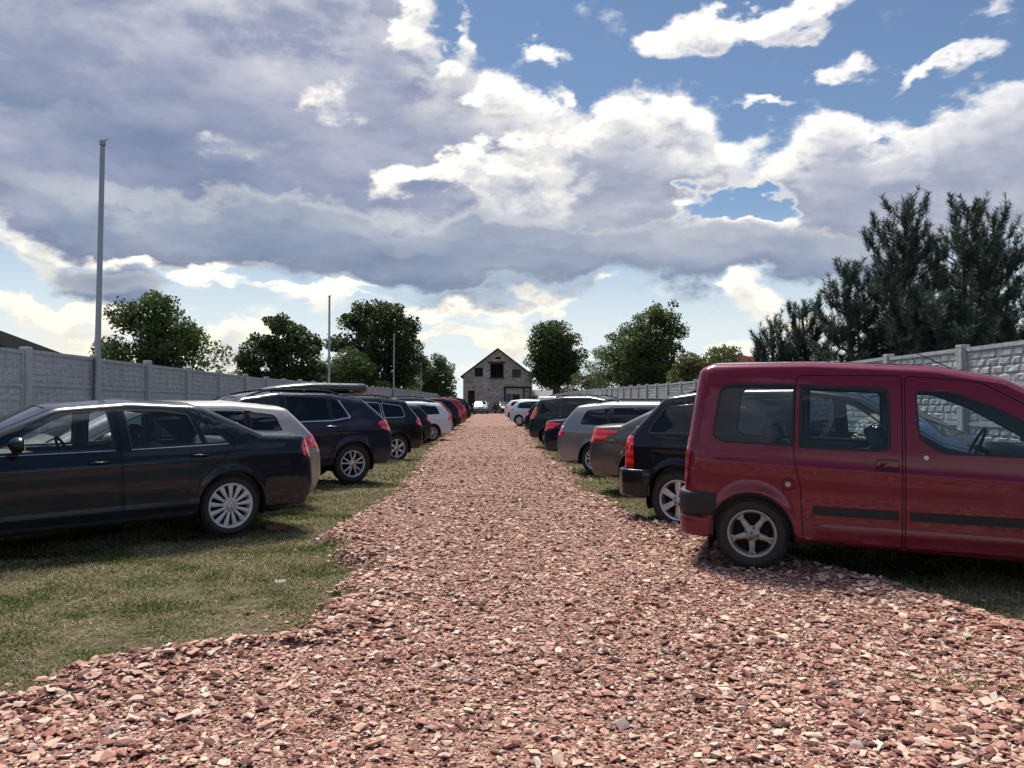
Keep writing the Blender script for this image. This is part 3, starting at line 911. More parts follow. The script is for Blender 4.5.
def make_car(kind, sp, label, cat='car', detail=True):
    """one car of a kind at the origin: x forward, base centre at the middle of the wheelbase"""
    L = sp['L']; W = sp['W']; xr_, xf_ = sp['axles']; rt = sp['rt']
    sp = dict(sp); ra = sp.get('ra', rt+.045)
    sp['arch'] = [(xr_, rt+.015, ra), (xf_, rt+.015, ra)]
    root = empty(sp['name'])
    tag(root, label, cat)
    cx = (xr_+xf_)/2
    parts, info = car_shell(sp)
    T = Matrix.Translation((-cx, 0, 0))
    doors = {}
    for nm, me, own in parts:
        me.transform(T)
        me.name = nm
        o = bpy.data.objects.new(nm, me)
        yy = np.mean([v.co.y for v in me.vertices])
        par = root
        if nm.startswith('door') or nm == 'sliding_door': doors[(nm, yy > 0)] = o
        link(o, root)
        o['_own'] = own or ''; o['_side'] = bool(yy > 0)
    for o in list(root.children):
        if o.get('_own'):
            d = doors.get((o['_own'], o['_side']))
            if d: o.parent = d
        for k in ('_own', '_side'):
            if k in o.keys(): del o[k]
    for o in list(root.children):
        if o.name.startswith('door'): o.name = 'door'
    Ys = info['Ys']
    # wheels and their housings
    yo = W-sp.get('wy', .035)-.1-.008
    for x in (xr_, xf_):
        for s in (1, -1):
            add_wheel(root, x-cx, s*yo, rt, sp['wheel'], sp.get('wd', .2))
        for s in (1, -1):
            b = MB()
            yb = s*(float(Ys(np.array([x]), np.array([rt+.015+ra]))[0])-.006)
            vs = []; K = 20
            for k in range(K+1):
                a_ = -.35+(PI+.7)*k/K
                for q in (yb, s*(W-.42)):
                    vs.append((x-cx+ra*math.cos(a_)*1.004, q, rt+.015+ra*math.sin(a_)*1.004))
            b.add(vs, [(2*k, 2*k+1, 2*k+3, 2*k+2) for k in range(K)], True)
            n0 = [vs[2*k+1] for k in range(K+1)]
            b.add(n0, [tuple(range(K+1))])
            b.build('wheel_arch', M['black'], root, fix=False)
    # floor pan and cabin
    zb = sp['belt']
    c0, c1 = sp['cabin']
    b = MB()
    wi = W*.93-.10
    b.box(c0-cx, c1-cx, -wi, wi, .30, .36)
    b.box(c0-cx, c0+.05-cx, -wi, wi, .30, zb-.10); b.box(c1-.03-cx, c1-cx, -wi, wi, .30, zb-.02)
    b.cbox((c1-.25-cx, 0, zb-.10), (.24, wi-.02, .11), .05)
    if sp.get('shelf'): b.box(c0-cx, sp['shelf']-cx, -wi, wi, zb-.12, zb-.07)
    for s in (1, -1): b.box(c0-cx, c1-cx, s*wi-.03, s*wi+.03, .30, zb-.09)
    b.box(xr_-.45-cx, xf_+.45-cx, -.45, .45, .22, .30)
    b.build('cabin_lining', M['inside'], root, fix=False)
    st = MB()
    sx = sp['seat']
    col = -1
    for s in (1, -1):
        sb = seat_mesh(); o = sb.build('seat', M['seat'], root); o.location = (sx-cx, s*.36, .36)
    sb = seat_mesh(1.22, True); o = sb.build('rear_seat', M['seat'], root); o.location = (sx-.85-cx, 0, .38)
    b = MB()
    pts = [Vector((sx+.42-cx, .36*sp.get('drv', 1), zb-.02))]
    Tm = Matrix.Translation((sx+.44-cx, .36, zb-.03)) @ Matrix.Rotation(R(-65), 4, 'Y')
    ring = [Tm @ Vector((.18*math.cos(a), .18*math.sin(a), 0)) for a in np.linspace(0, 2*PI, 25)]
    b.tube(ring, .014, 6, cap=False); b.tube([Tm @ Vector((0, 0, 0)), Tm @ Vector((0, 0, -.25))], .03, 6)
    b.build('steering_wheel', M['black'], root)
    # door handles
    for hx, hz, own in sp.get('handles', []):
        for s in (1, -1):
            y = float(Ys(np.array([hx]), np.array([hz]))[0])
            b = MB()
            b.cbox((hx-cx, s*(y-.004), hz-.004), (.10, .008, .026), .007)
            hb = MB()
            arc = [(hx-cx-.095+.19*k/8, s*(y+.012+.026*math.sin(PI*k/8)), hz+.006) for k in range(9)]
            hb.tube(arc, [.008, .011, .012, .012, .012, .012, .012, .011, .008], 8)
            o = hb.build('door_handle', sp.get('hmat') or sp['paint'], root)
            d = doors.get((own, s > 0))
            if d: o.parent = d
            o2 = b.build('handle_recess', M['seam'], root)
            if d: o2.parent = d
    if sp.get('flaps'):
        for s in (1, -1):
            b = MB(); b.cbox((xr_-cx-ra-.012, s*(W-.13), .255), (.008, .10, .115), .006, M=None); b.build('mud_flap', M['black'], root)
    # door mirrors
    if sp.get('mirror'):
        mx, mz = sp['mirror']
        for s in (1, -1):
            y = float(Ys(np.array([mx]), np.array([mz-.06]))[0])
            V_, F_ = icos(3)
            b = MB()
            vs = []
            for v in V_:
                x_ = v[0]*.085; y_ = v[1]*.115; z_ = v[2]*.075
                if x_ < -.02: x_ = -.02-(abs(x_)-.02)*.15
                sq_ = lambda t: math.copysign(abs(t)**.8, t)
                vs.append((mx-cx+x_, s*(y+.12+y_*1.0), mz+.005+z_))
            b.add(vs, [tuple(f) for f in F_], True)
            b.tube([(mx-cx+.01, s*(y-.02), mz-.05), (mx-cx+.01, s*(y+.07), mz-.045)], [.03, .022], 8)
            mo = b.build('wing_mirror', sp.get('mmat') or sp['paint'], root)
            g = MB(); g.cbox((mx-cx-.032, s*(y+.12), mz+.005), (.004, .085, .052), .003)
            g.build('mirror_glass', M['chrome'], mo)
    if sp.get('rails'):
        x0, x1, rm = sp['rails']
        for s in (1, -1):
            b = MB(); pts = []
            for k in range(13):
                x = x0+(x1-x0)*k/12; z, ye = info['top'](x)
                pts.append((x-cx, s*(ye+.005), z+.045-(.05*(abs(k-6)/6)**6)))
            b.tube(pts, .016, 8)
            for k in (3, 9):
                p = pts[k]; b.tube([(p[0], p[1], p[2]-.05), p], .018, 6)
            b.build('roof_rail', rm, root)
    if sp.get('aerial'):
        x, ln, lean = sp['aerial']; z, ye = info['top'](x)
        b = MB(); b.tube([(x-cx, 0, z+.02), (x-cx-lean*ln, 0, z+.03+ln*(1-lean**2)**.5)], [.006, .0025], 6)
        b.cbox((x-cx, 0, z+.03), (.03, .02, .02), .015)
        b.build('aerial', M['black'], root)
    if sp.get('bumpers'):
        for bx, zz0, zz1, mt, prot in sp['bumpers']:
            # a bumper wrapped round the tail in plan
            w1 = float(Ys(np.array([bx]), np.array([(zz0+zz1)/2]))[0])
            plan = [(bx, w1+.004), (bx-.10, w1+prot*.55), (.16, w1+prot*.4), (.06, w1-.05), (-prot*.6, w1-.22), (-prot-.02, 0)]
            ctrl = plan+[(p[0], -p[1]) for p in plan[-2::-1]]
            ctrl = [np.array(c) for c in ctrl]
            path = []
            for i in range(len(ctrl)-1):
                p0 = ctrl[max(i-1, 0)]; p1 = ctrl[i]; p2 = ctrl[i+1]; p3 = ctrl[min(i+2, len(ctrl)-1)]
                for k in range(5):
                    t = k/5
                    path.append(.5*((2*p1)+(p2-p0)*t+(2*p0-5*p1+4*p2-p3)*t*t+(3*p1-p0-3*p2+p3)*t**3))
            path.append(ctrl[-1])
            prof = [(-.07, zz1-.004), (-.018, zz1), (-.004, zz1-.012), (0, zz1-.04), (-.002, (zz0+zz1)/2), (-.004, zz0+.02), (-.02, zz0), (-.07, zz0+.004)]
            b = MB(); vs = []; fs = []; K = len(prof)
            for i, p in enumerate(path):
                a_ = path[max(i-1, 0)]; c_ = path[min(i+1, len(path)-1)]
                t = (c_-a_)/np.linalg.norm(c_-a_); nn = np.array([-t[1], t[0]])
                if nn[0]*(p[0]-1.)+nn[1]*p[1] < 0: nn = -nn
                for o_, z_ in prof: vs.append((p[0]+nn[0]*o_-cx, p[1]+nn[1]*o_, z_))
            for i in range(len(path)-1):
                for k in range(K-1): fs.append((i*K+k, i*K+k+1, (i+1)*K+k+1, (i+1)*K+k))
            b.add(vs, fs, True); b.add(vs[:K], [tuple(range(K))]); b.add(vs[-K:], [tuple(range(K))])
            b.build('bumper', mt or sp['paint'], root)
    root['_cx'] = cx
    return root, info, cx

def copy_car(src, label, pmat=None, name=None):
    """a copy of a car, its parts and their sub-parts (same meshes)"""
    r = src.copy(); COL.objects.link(r); r['label'] = label
    if name: r.name = name
    def rec(o, par):
        c = o.copy(); COL.objects.link(c); c.parent = par
        if pmat and c.type == 'MESH':
            for sl in c.material_slots:
                if sl.material and sl.material.name.startswith('paint_'):
                    sl.link = 'OBJECT'; sl.material = pmat
        for ch in o.children: rec(ch, c)
    for ch in src.children:
        if not ch.name.startswith(('roof_box', 'roof_bar')): rec(ch, r)
    return r

def park(root, right, x, y, yaw, W, axle_x, pitch=0., dz=0.):
    """(x,y): ground contact of the rear wheel that faces the camera; yaw: how far the nose is turned to the camera; axle_x: rear axle in car coordinates"""
    a = R(yaw)
    away = (math.sin(a), math.cos(a)) if right else (-math.sin(a), math.cos(a))
    fw = (math.cos(a), -math.sin(a)) if right else (-math.cos(a), -math.sin(a))
    w = W-.10
    ax = (x+away[0]*w, y+away[1]*w)
    px_, py_ = ax[0]-fw[0]*axle_x, ax[1]-fw[1]*axle_x
    p = R(pitch)
    z = float(surf_z(x, y)[0])+dz + axle_x*math.sin(p)     # axle_x < 0: keeps the rear wheel on the ground
    root.location = (px_, py_, z)
    root.rotation_euler = (0, p, -a if right else PI+a)
    if '_cx' in root.keys(): del root['_cx']
# ------------------------------------------------------------------ the car kinds
P_GREEN = paint('black_green', (.003, .009, .017))
M['red_dark'] = paint('handle_recess_red', (.05, .004, .010), .1, .4)
P_RED = paint('wine_red', (.132, .0055, .022), .1, .34)
P_BLACK = paint('black', (.006, .007, .010), .2, .3)
P_NAVY = paint('midnight_blue', (.008, .012, .026), .3, .3)
P_BEIGE = paint('champagne_silver', (.36, .34, .31), .55, .36)
P_SILVER = paint('steel_grey', (.20, .215, .225), .6, .34)
P_BROWN = paint('brown_grey', (.085, .078, .074), .5, .33)
P_WHITE = paint('silver_white', (.56, .58, .61), .25, .36)
P_PURE = paint('white', (.74, .74, .74), 0, .36)
P_TEAL = paint('pale_teal', (.46, .58, .58), .1, .38)
P_BOTTLE = paint('dark_bottle_green', (.012, .028, .030), .3, .3)
P_CHERRY = paint('cherry_red', (.32, .022, .026), .15, .34)
P_SAGE = paint('sage_green', (.10, .17, .16), .3, .36)
SEDAN_FZ = [(0, .92), (.25, .955), (.45, .99), (.62, 1.0), (.80, .992), (.92, .965), (1.0, .935), (1.20, .84), (1.36, .73), (1.5, .62)]
PLAN = lambda L: [(-.1, .84), (0, .86), (.25, .93), (.7, .98), (1.3, 1.0), (L-1.5, 1.0), (L-.8, .975), (L-.3, .93), (L, .86), (L+.1, .84)]

def sedan(name, tail, pm, wheel, wsm=None):
    return dict(name=name, L=4.55, W=.89, paint=pm, belt=.97, rt=.326, wheel=wheel, axles=(1.07, 3.65), fz=SEDAN_FZ, px=PLAN(4.55), tilt=-.012,
        out=[(.14, .25, .06, .05, .08, 0), (0, .50, .25, .13, .15, .08), (.03, .80, .15, .13, .15, .08), (.09, 1.065, .07, .05, .10, .03),
             (.68, 1.105, .14, .06, .13, .03), (1.34, 1.435, .34, .05, .11, .03), (2.05, 1.47, .8, .05, .11, .03), (2.75, 1.415, .45, .05, .11, .04),
             (3.70, 1.0, .3, .09, .15, .05), (4.30, .83, .25, .13, .16, .08), (4.52, .62, .15, .13, .16, .10), (4.55, .40, .1, .1, .14, .10), (4.42, .20, .08, .05, .08, 0)],
        crease=[(.15, .90, 4.2, .80, .010, .06), (.6, .40, 4.0, .36, .012, .045)],
        ws=(2.80, 3.62, 1.0, 2), rw=(.66, 1.36, 1.08, 2), cabin=(.7, 3.35), shelf=1.0, seat=2.15,
        feat=[dict(part='door_rear', poly=[(2.17, .30, .03), (1.50, .34, .08), (1.42, .62, .3), (1.02, .98, .08), (1.04, 1.07, .04), (1.50, 1.385, .12), (2.21, 1.40, .03)], gap=.006),
              dict(part='door_front', poly=[(3.33, .30, .03), (2.185, .30, .03), (2.225, 1.40, .03), (2.72, 1.365, .2), (3.40, 1.02, .1), (3.42, .85, .05)], gap=.006),
              dict(part='window', mat=M['glass'], lift=-.005, poly=[(2.10, .985, .02), (1.37, 1.005, .02), (1.49, 1.335, .05), (1.72, 1.372, .1), (2.135, 1.385, .02)], frame=.016, **{'in': 'door_rear'}),
              dict(part='window', mat=M['glass'], lift=-.005, poly=[(1.335, 1.006, .02), (1.10, 1.015, .03), (1.14, 1.07, .03), (1.44, 1.315, .04)], frame=.014, **{'in': 'door_rear'}),
              dict(part='window', mat=M['glass'], lift=-.005, poly=[(3.26, .972, .02), (2.25, .985, .02), (2.285, 1.385, .02), (2.60, 1.365, .2), (2.80, 1.29, .3), (3.24, 1.04, .05)], frame=.016, **{'in': 'door_front'}),
              dict(part='belt_trim', mat=M['chrome'], lift=.006, poly=[(3.26, .956, .003), (3.26, .964, .003), (2.25, .979, .003), (2.25, .971, .003)], **{'in': 'door_front'}),
              dict(part='belt_trim', mat=M['chrome'], lift=.006, poly=[(2.10, .973, .003), (2.10, .981, .003), (1.10, 1.007, .003), (1.10, .999, .003)], **{'in': 'door_rear'}),
              dict(part='taillight', mat=M['red_lamp'], lift=.003, poly=tail, wrap=.62),
              dict(part='headlight', mat=M['clear_lamp'], lift=.003, poly=[(4.6, .60, .02), (4.6, .80, .02), (4.12, .80, .05), (4.25, .64, .05)], wrap=.6),
              dict(part='sill', mat=M['plastic'], lift=.002, poly=[(1.45, .195, .01), (1.45, .285, .01), (3.28, .285, .01), (3.28, .195, .01)])],
        handles=[(2.40, .86, 'door_front'), (1.42, .89, 'door_rear')], mirror=(3.10, 1.06))

SP_SEDAN = sedan('sedan', [(-.1, .80, .02), (-.1, 1.02, .02), (.18, 1.015, .03), (.225, .95, .03), (.19, .83, .02)], P_GREEN, 'paddle')
SP_SALOON = sedan('saloon', [(-.1, .80, .02), (-.1, 1.005, .02), (.18, 1.03, .03), (.70, 1.0, .02), (.50, .93, .05), (.36, .82, .06)], P_BROWN, 'twin')
VAN_FZ = [(0, .93), (.25, .965), (.45, .985), (.70, 1.0), (.90, .995), (1.02, .985), (1.10, .97), (1.40, .915), (1.60, .865), (1.72, .82), (1.85, .78)]
SP_VAN = dict(name='van', L=4.11, W=.865, paint=P_RED, belt=1.08, rt=.302, wheel='five', axles=(.64, 3.33), fz=VAN_FZ, ra=.345, flare=.016,
    px=[(-.1, .93), (0, .94), (.25, .975), (.7, .995), (1.3, 1.0), (2.6, 1.0), (3.3, .98), (3.8, .93), (4.11, .86), (4.2, .84)],
    out=[(.09, .27, .05, .05, .09, 0), (.045, .50, .3, .10, .11, .05), (.065, 1.0, .5, .10, .11, .05), (.16, 1.725, .09, .06, .12, .03), (.27, 1.775, .08, .05, .13, .03),
         (1.1, 1.785, .8, .06, .14, .03), (2.05, 1.74, .7, .06, .14, .03), (2.52, 1.645, .3, .06, .13, .05), (3.42, 1.13, .25, .09, .16, .06), (3.95, .94, .2, .12, .16, .08),
         (4.10, .66, .2, .12, .16, .1), (4.11, .38, .1, .10, .14, .08), (4.0, .20, .06, .05, .08, 0)],
    crease=[(.12, .925, 3.6, .80, .014, .055), (1.0, .40, 3.0, .38, .008, .05)],
    ws=(2.58, 3.34, 1.13, 2), rw=(-.1, .22, 1.10, 1.66), cabin=(.16, 3.05), seat=2.02, hmat=P_RED,
    feat=[dict(part='sliding_door', poly=[(1.80, .27, .02), (1.05, .28, .05), (1.03, .72, .15), (.975, .98, .10), (.985, 1.665, .06), (1.80, 1.66, .04)], gap=.007),
          dict(part='door_front', poly=[(3.00, .27, .05), (1.815, .27, .02), (1.815, 1.66, .05), (2.34, 1.61, .3), (3.12, 1.165, .1), (3.16, .95, .1), (3.06, .50, .1)], gap=.007),
          dict(part='window', mat=M['glass'], lift=-.004, poly=[(.975, 1.06, .02), (.38, 1.08, .06), (.30, 1.14, .06), (.36, 1.55, .09), (.44, 1.595, .06), (.985, 1.59, .02)], frame=.018, flift=-.001),
          dict(part='window', mat=M['glass'], lift=-.004, poly=[(1.72, 1.035, .08), (1.01, 1.05, .02), (1.02, 1.585, .02), (1.71, 1.56, .07)], frame=.026, flift=-.001, **{'in': 'sliding_door'}),
          dict(part='window', mat=M['glass'], lift=-.005, poly=[(3.02, 1.02, .04), (2.08, 1.035, .16), (1.91, 1.15, .12), (1.885, 1.545, .05), (2.16, 1.53, .25), (2.46, 1.41, .4), (2.98, 1.10, .06)], frame=.016, **{'in': 'door_front'}),
          dict(part='side_moulding', mat=M['plastic'], lift=.014, poly=[(1.77, .50, .01), (1.13, .505, .01), (1.13, .575, .01), (1.77, .57, .01)], **{'in': 'sliding_door'}),
          dict(part='side_moulding', mat=M['plastic'], lift=.014, poly=[(2.96, .50, .01), (1.85, .50, .01), (1.85, .57, .01), (2.96, .57, .01)], **{'in': 'door_front'}),
          dict(part='door_handle', mat=M['red_dark'], lift=-.008, poly=[(1.60, .885, .02), (1.60, .985, .02), (1.775, .985, .02), (1.775, .885, .02)], **{'in': 'sliding_door'}),
          dict(part='door_handle', mat=P_RED, lift=.012, poly=[(1.61, .925, .02), (1.61, .965, .02), (1.77, .965, .02), (1.77, .925, .02)], **{'in': 'sliding_door'}),
          dict(part='door_handle', mat=P_RED, lift=.012, poly=[(1.84, .90, .02), (1.84, .965, .02), (1.97, .965, .02), (1.97, .90, .02)], **{'in': 'door_front'}),
          dict(part='door_lock', mat=M['alloy'], lift=.005, poly=circle(1.965, 1.005, .017, 14), **{'in': 'door_front'}),
          dict(part='fuel_cap', poly=circle(.935, .745, .052, 28), gap=.006),
          dict(part='fuel_cap_lock', mat=M['dullalloy'], lift=.006, poly=circle(.935, .745, .022, 16)),
          dict(part='taillight', mat=M['dim_lamp'], lift=.004, poly=[(-.1, .70, .02), (-.1, 1.12, .02), (.115, 1.12, .02), (.095, .70, .02)], wrap=.8),
          dict(part='headlight', mat=M['clear_lamp'], lift=.003, poly=[(4.2, .62, .02), (4.2, .86, .02), (3.75, .90, .05), (3.8, .66, .05)], wrap=.55)],
    handles=[], mirror=(2.93, 1.16), mmat=M['plastic'], aerial=(2.30, .55, .90), bumpers=[(.345, .44, .645, M['plastic'], .025), (.315, .255, .435, None, .012)], flaps=True)

SUV_FZ = [(0, .90), (.30, .95), (.50, .985), (.75, 1.0), (.95, .995), (1.08, .965), (1.16, .93), (1.35, .85), (1.55, .76), (1.75, .66)]
def suv(name, pm, wheel, tail, win, out, rails=None, glass='tint', W=.92, L=4.45, rt=.35, **kw):
    d = dict(name=name, L=L, W=W, paint=pm, belt=1.12, rt=rt, wheel=wheel, wd=.23, axles=(.92, L-.90), fz=SUV_FZ, px=PLAN(L), ra=rt+.05, flare=.02,
        out=out, crease=[(.2, .98, L-.4, .90, .012, .06), (.9, .50, L-.9, .46, .012, .05)],
        ws=(2.92, 3.62, 1.14, 2), rw=(.05, .62, 1.18, 1.60), cabin=(.5, 3.3), seat=2.2, glass=M[glass],
        feat=[dict(part='door_rear', poly=[(2.18, .36, .03), (1.42, .40, .08), (1.34, .70, .3), (1.02, 1.10, .08), (1.30, 1.58, .1), (2.2, 1.61, .03)], gap=.006),
              dict(part='door_front', poly=[(3.28, .36, .03), (2.195, .36, .03), (2.215, 1.61, .03), (2.75, 1.56, .2), (3.40, 1.16, .1), (3.42, 1.0, .05)], gap=.006)]
             + win +
             [dict(part='taillight', mat=M['red_lamp'], lift=.004, poly=tail, wrap=.62),
              dict(part='headlight', mat=M['clear_lamp'], lift=.003, poly=[(L+.1, .74, .02), (L+.1, .94, .02), (L-.45, .95, .05), (L-.3, .78, .05)], wrap=.6),
              dict(part='lower_cladding', mat=M['plastic'], lift=.003, poly=[(1.34, .28, .01), (1.34, .40, .01), (L-1.36, .40, .01), (L-1.36, .28, .01)])],
        handles=[(2.42, 1.00, 'door_front'), (1.36, 1.03, 'door_rear')], mirror=(3.12, 1.2), hmat=kw.pop('hmat', None))
    if rails: d['rails'] = rails
    d.update(kw); return d
SUV_OUT = lambda L=4.45, H=1.68, rx=.62, b=1.12: [(.14, .32, .06, .05, .08, 0), (0, .55, .25, .13, .15, .07), (.02, .90, .2, .13, .15, .07), (.13, b, .2, .09, .13, .05), (rx, H-.10, .12, .06, .12, .04),
             (1.35, H, .7, .06, .13, .03), (2.3, H, .8, .06, .13, .03), (2.88, H-.09, .35, .06, .12, .05), (3.66, 1.13, .25, .10, .15, .06), (L-.2, .97, .22, .13, .16, .08),
             (L-.02, .68, .15, .13, .16, .1), (L, .45, .1, .1, .14, .1), (L-.13, .28, .08, .05, .08, 0)]
G = 'glass'
def win_front(mat='glass', z=1.11): return dict(part='window', mat=M[mat], lift=-.005, poly=[(3.24, z, .02), (2.26, z+.015, .02), (2.28, 1.575, .02), (2.62, 1.55, .2), (2.85, 1.455, .3), (3.22, z+.10, .05)], frame=.016, **{'in': 'door_front'})
WIN_C = [win_front(),
         dict(part='window', mat=M['tint'], lift=-.005, poly=[(2.13, 1.125, .02), (1.35, 1.15, .02), (1.37, 1.55, .05), (2.15, 1.58, .02)], frame=.016, **{'in': 'door_rear'}),
         dict(part='window', mat=M['tint'], lift=-.005, poly=[(1.30, 1.152, .02), (.98, 1.20, .05), (1.16, 1.50, .08), (1.32, 1.545, .03)], frame=.014),
         dict(part='belt_trim', mat=M['chrome'], lift=.007, poly=[(3.24, 1.085, .004), (3.24, 1.10, .004), (1.32, 1.142, .01), (.975, 1.193, .02), (1.155, 1.50, .03), (1.135, 1.505, .01), (.94, 1.18, .02), (1.32, 1.124, .01)])]
WIN_D = [win_front(),
         dict(part='window', mat=M['tint'], lift=-.005, poly=[(2.13, 1.125, .02), (1.35, 1.14, .02), (1.37, 1.55, .05), (2.15, 1.58, .02)], frame=.016, fmat=M['chrome'], **{'in': 'door_rear'}),
         dict(part='window', mat=M['tint'], lift=-.005, poly=[(1.30, 1.142, .02), (.62, 1.155, .10), (.70, 1.47, .12), (1.32, 1.548, .03)], frame=.018, fmat=M['chrome'])]
WIN_H = [win_front(),
         dict(part='window', mat=M['tint'], lift=-.005, poly=[(2.13, 1.125, .02), (1.40, 1.14, .02), (1.42, 1.55, .05), (2.15, 1.58, .02)], frame=.016, **{'in': 'door_rear'}),
         dict(part='window', mat=M['tint'], lift=-.005, poly=[(1.26, 1.13, .02), (.40, 1.12, .06), (.62, 1.46, .10), (1.30, 1.545, .03)], frame=.018)]
SP_CROSS = suv('crossover', P_NAVY, 'twin', [(-.1, .98, .02), (-.05, 1.16, .03), (.16, 1.17, .04), (.42, 1.09, .05), (.30, .97, .08), (.10, .93, .05)], WIN_C, SUV_OUT(4.45, 1.635), rails=(1.0, 2.75, M['black']), hmat=M['chrome'])
SP_SUV = suv('suv', P_BLACK, 'six', [(-.1, .93, .02), (-.05, 1.14, .02), (.22, 1.15, .03), (.34, 1.06, .06), (.26, .95, .05)], WIN_D, SUV_OUT(4.6, 1.70, .50), L=4.6, rails=(.9, 2.75, M['black']))
SP_OFF = suv('suv', P_BLACK, 'six', [(-.1, .70, .02), (-.1, 1.09, .02), (.24, 1.09, .03), (.26, .70, .02)], WIN_H,
             [(.12, .36, .05, .05, .08, 0), (.05, .60, .2, .10, .12, .05), (.075, 1.06, .12, .09, .12, .05), (.56, 1.58, .14, .06, .12, .04), (1.2, 1.665, .6, .06, .13, .03), (2.3, 1.665, .8, .06, .13, .03),
              (2.85, 1.58, .35, .06, .12, .05), (3.62, 1.12, .25, .10, .15, .06), (4.15, .97, .22, .13, .16, .08), (4.33, .68, .15, .13, .16, .1), (4.35, .45, .1, .1, .14, .1), (4.22, .30, .08, .05, .08, 0)],
             L=4.35, W=.91, rails=(.85, 2.7, M['black']), bumpers=[(.50, .36, .69, None, .06)], aerial=(1.0, .40, .75), rw=(.10, .50, 1.14, 1.52))
SP_OFF['axles'] = (.86, 3.49)
WIN_M = [win_front(),
         dict(part='window', mat=M['tint'], lift=-.005, poly=[(2.13, 1.10, .02), (1.35, 1.105, .02), (1.37, 1.55, .05), (2.15, 1.58, .02)], frame=.016, **{'in': 'door_rear'}),
         dict(part='window', mat=M['tint'], lift=-.005, poly=[(1.30, 1.105, .02), (.48, 1.11, .06), (.54, 1.52, .10), (1.32, 1.56, .03)], frame=.018)]
SP_MPV = suv('people_carrier', P_BOTTLE, 'twin', [(-.1, .95, .02), (-.1, 1.36, .02), (.38, 1.36, .04), (.40, 1.10, .06), (.30, .95, .04)], WIN_M, SUV_OUT(4.6, 1.70, .34), L=4.6, rails=(.9, 2.75, M['black']), rt=.33)
for f_ in SP_MPV['feat']:
    if f_['part'] == 'taillight': f_['mat'] = M['orange_lamp']
HAT_FZ = [(0, .91), (.25, .95), (.45, .985), (.65, 1.0), (.85, .99), (.96, .965), (1.04, .93), (1.25, .84), (1.4, .75), (1.55, .64)]
def hatch(name, pm, wheel, L, rx, H, tail, win, belt=1.0, axr=.78, **kw):
    d = dict(name=name, L=L, W=.865, paint=pm, belt=belt, rt=.31, wheel=wheel, axles=(axr, L-.85), fz=HAT_FZ, px=PLAN(L),
        out=[(.12, .25, .06, .05, .08, 0), (0, .50, .25, .12, .15, .08), (.015, .80, .2, .12, .15, .08), (.12, 1.02, .16, .08, .12, .05), (rx, H-.075, .13, .05, .11, .04),
             (rx+.8, H, .6, .05, .12, .03), (L-2.0, H, .7, .05, .12, .03), (L-1.5, H-.07, .35, .05, .11, .05), (L-.68, 1.0, .25, .09, .15, .06), (L-.18, .82, .2, .13, .16, .08),
             (L-.02, .58, .15, .13, .16, .1), (L, .38, .1, .1, .14, .1), (L-.12, .21, .08, .05, .08, 0)],
        crease=[(.15, .86, L-.3, .78, .012, .055), (.8, .42, L-.9, .38, .010, .05)],
        ws=(L-1.46, L-.74, 1.0, 2), rw=(.08, rx, 1.05, H-.10), cabin=(.45, L-1.05), seat=L-2.15, glass=M['tint'],
        feat=[dict(part='door_rear', poly=[(L-2.22, .30, .03), (axr+.42, .34, .08), (axr+.36, .62, .3), (axr+.22, 1.0, .1), (axr+.34, H-.09, .1), (L-2.20, H-.07, .03)], gap=.006),
              dict(part='door_front', poly=[(L-1.12, .30, .03), (L-2.205, .30, .03), (L-2.185, H-.07, .03), (L-1.72, H-.10, .2), (L-1.0, 1.02, .1), (L-.98, .85, .05)], gap=.006),
              dict(part='window', mat=M['glass'], lift=-.005, poly=[(L-1.14, .975, .02), (L-2.14, .99, .02), (L-2.12, H-.095, .02), (L-1.80, H-.115, .2), (L-1.58, H-.20, .3), (L-1.16, 1.05, .05)], frame=.016, **{'in': 'door_front'})]
             + win +
             [dict(part='taillight', mat=M['red_lamp'], lift=.004, poly=tail, wrap=.62),
              dict(part='headlight', mat=M['clear_lamp'], lift=.003, poly=[(L+.1, .58, .02), (L+.1, .80, .02), (L-.48, .84, .05), (L-.34, .64, .05)], wrap=.55),
              dict(part='sill', mat=M['plastic'], lift=.002, poly=[(axr+.42, .20, .01), (axr+.42, .285, .01), (L-1.2, .285, .01), (L-1.2, .20, .01)])],
        handles=[(L-2.0, .88, 'door_front'), (axr+.50, .90, 'door_rear')], mirror=(L-1.30, 1.06))
    d.update(kw); return d
def hwin(L, axr, H, xq, zq=.0, mat='tint', fm=None):
    fm = fm or M['rubber']
    return [dict(part='pillar_trim', mat=M['black'], lift=.001, poly=[(axr+.37, 1.005, .01), (axr+.25, 1.008, .01), (axr+.27, H-.115, .02), (axr+.39, H-.105, .02)]),
            dict(part='window', mat=M[mat], lift=-.005, poly=[(L-2.25, .995, .02), (axr+.36, 1.01, .02), (axr+.38, H-.115, .05), (L-2.23, H-.095, .02)], frame=.016, fmat=fm, **{'in': 'door_rear'}),
            dict(part='window', mat=M[mat], lift=-.005, poly=[(axr+.31, 1.012, .02), (xq, 1.03+zq, .05), (xq+.10, H-.17, .10), (axr+.33, H-.12, .03)], frame=.014, fmat=fm)]
SP_HATCH = hatch('hatchback', P_BEIGE, 'steel', 4.20, .50, 1.50, [(-.1, .84, .02), (-.02, 1.03, .03), (.20, 1.04, .04), (.36, .99, .03), (.24, .86, .06)], hwin(4.20, .78, 1.50, .62))
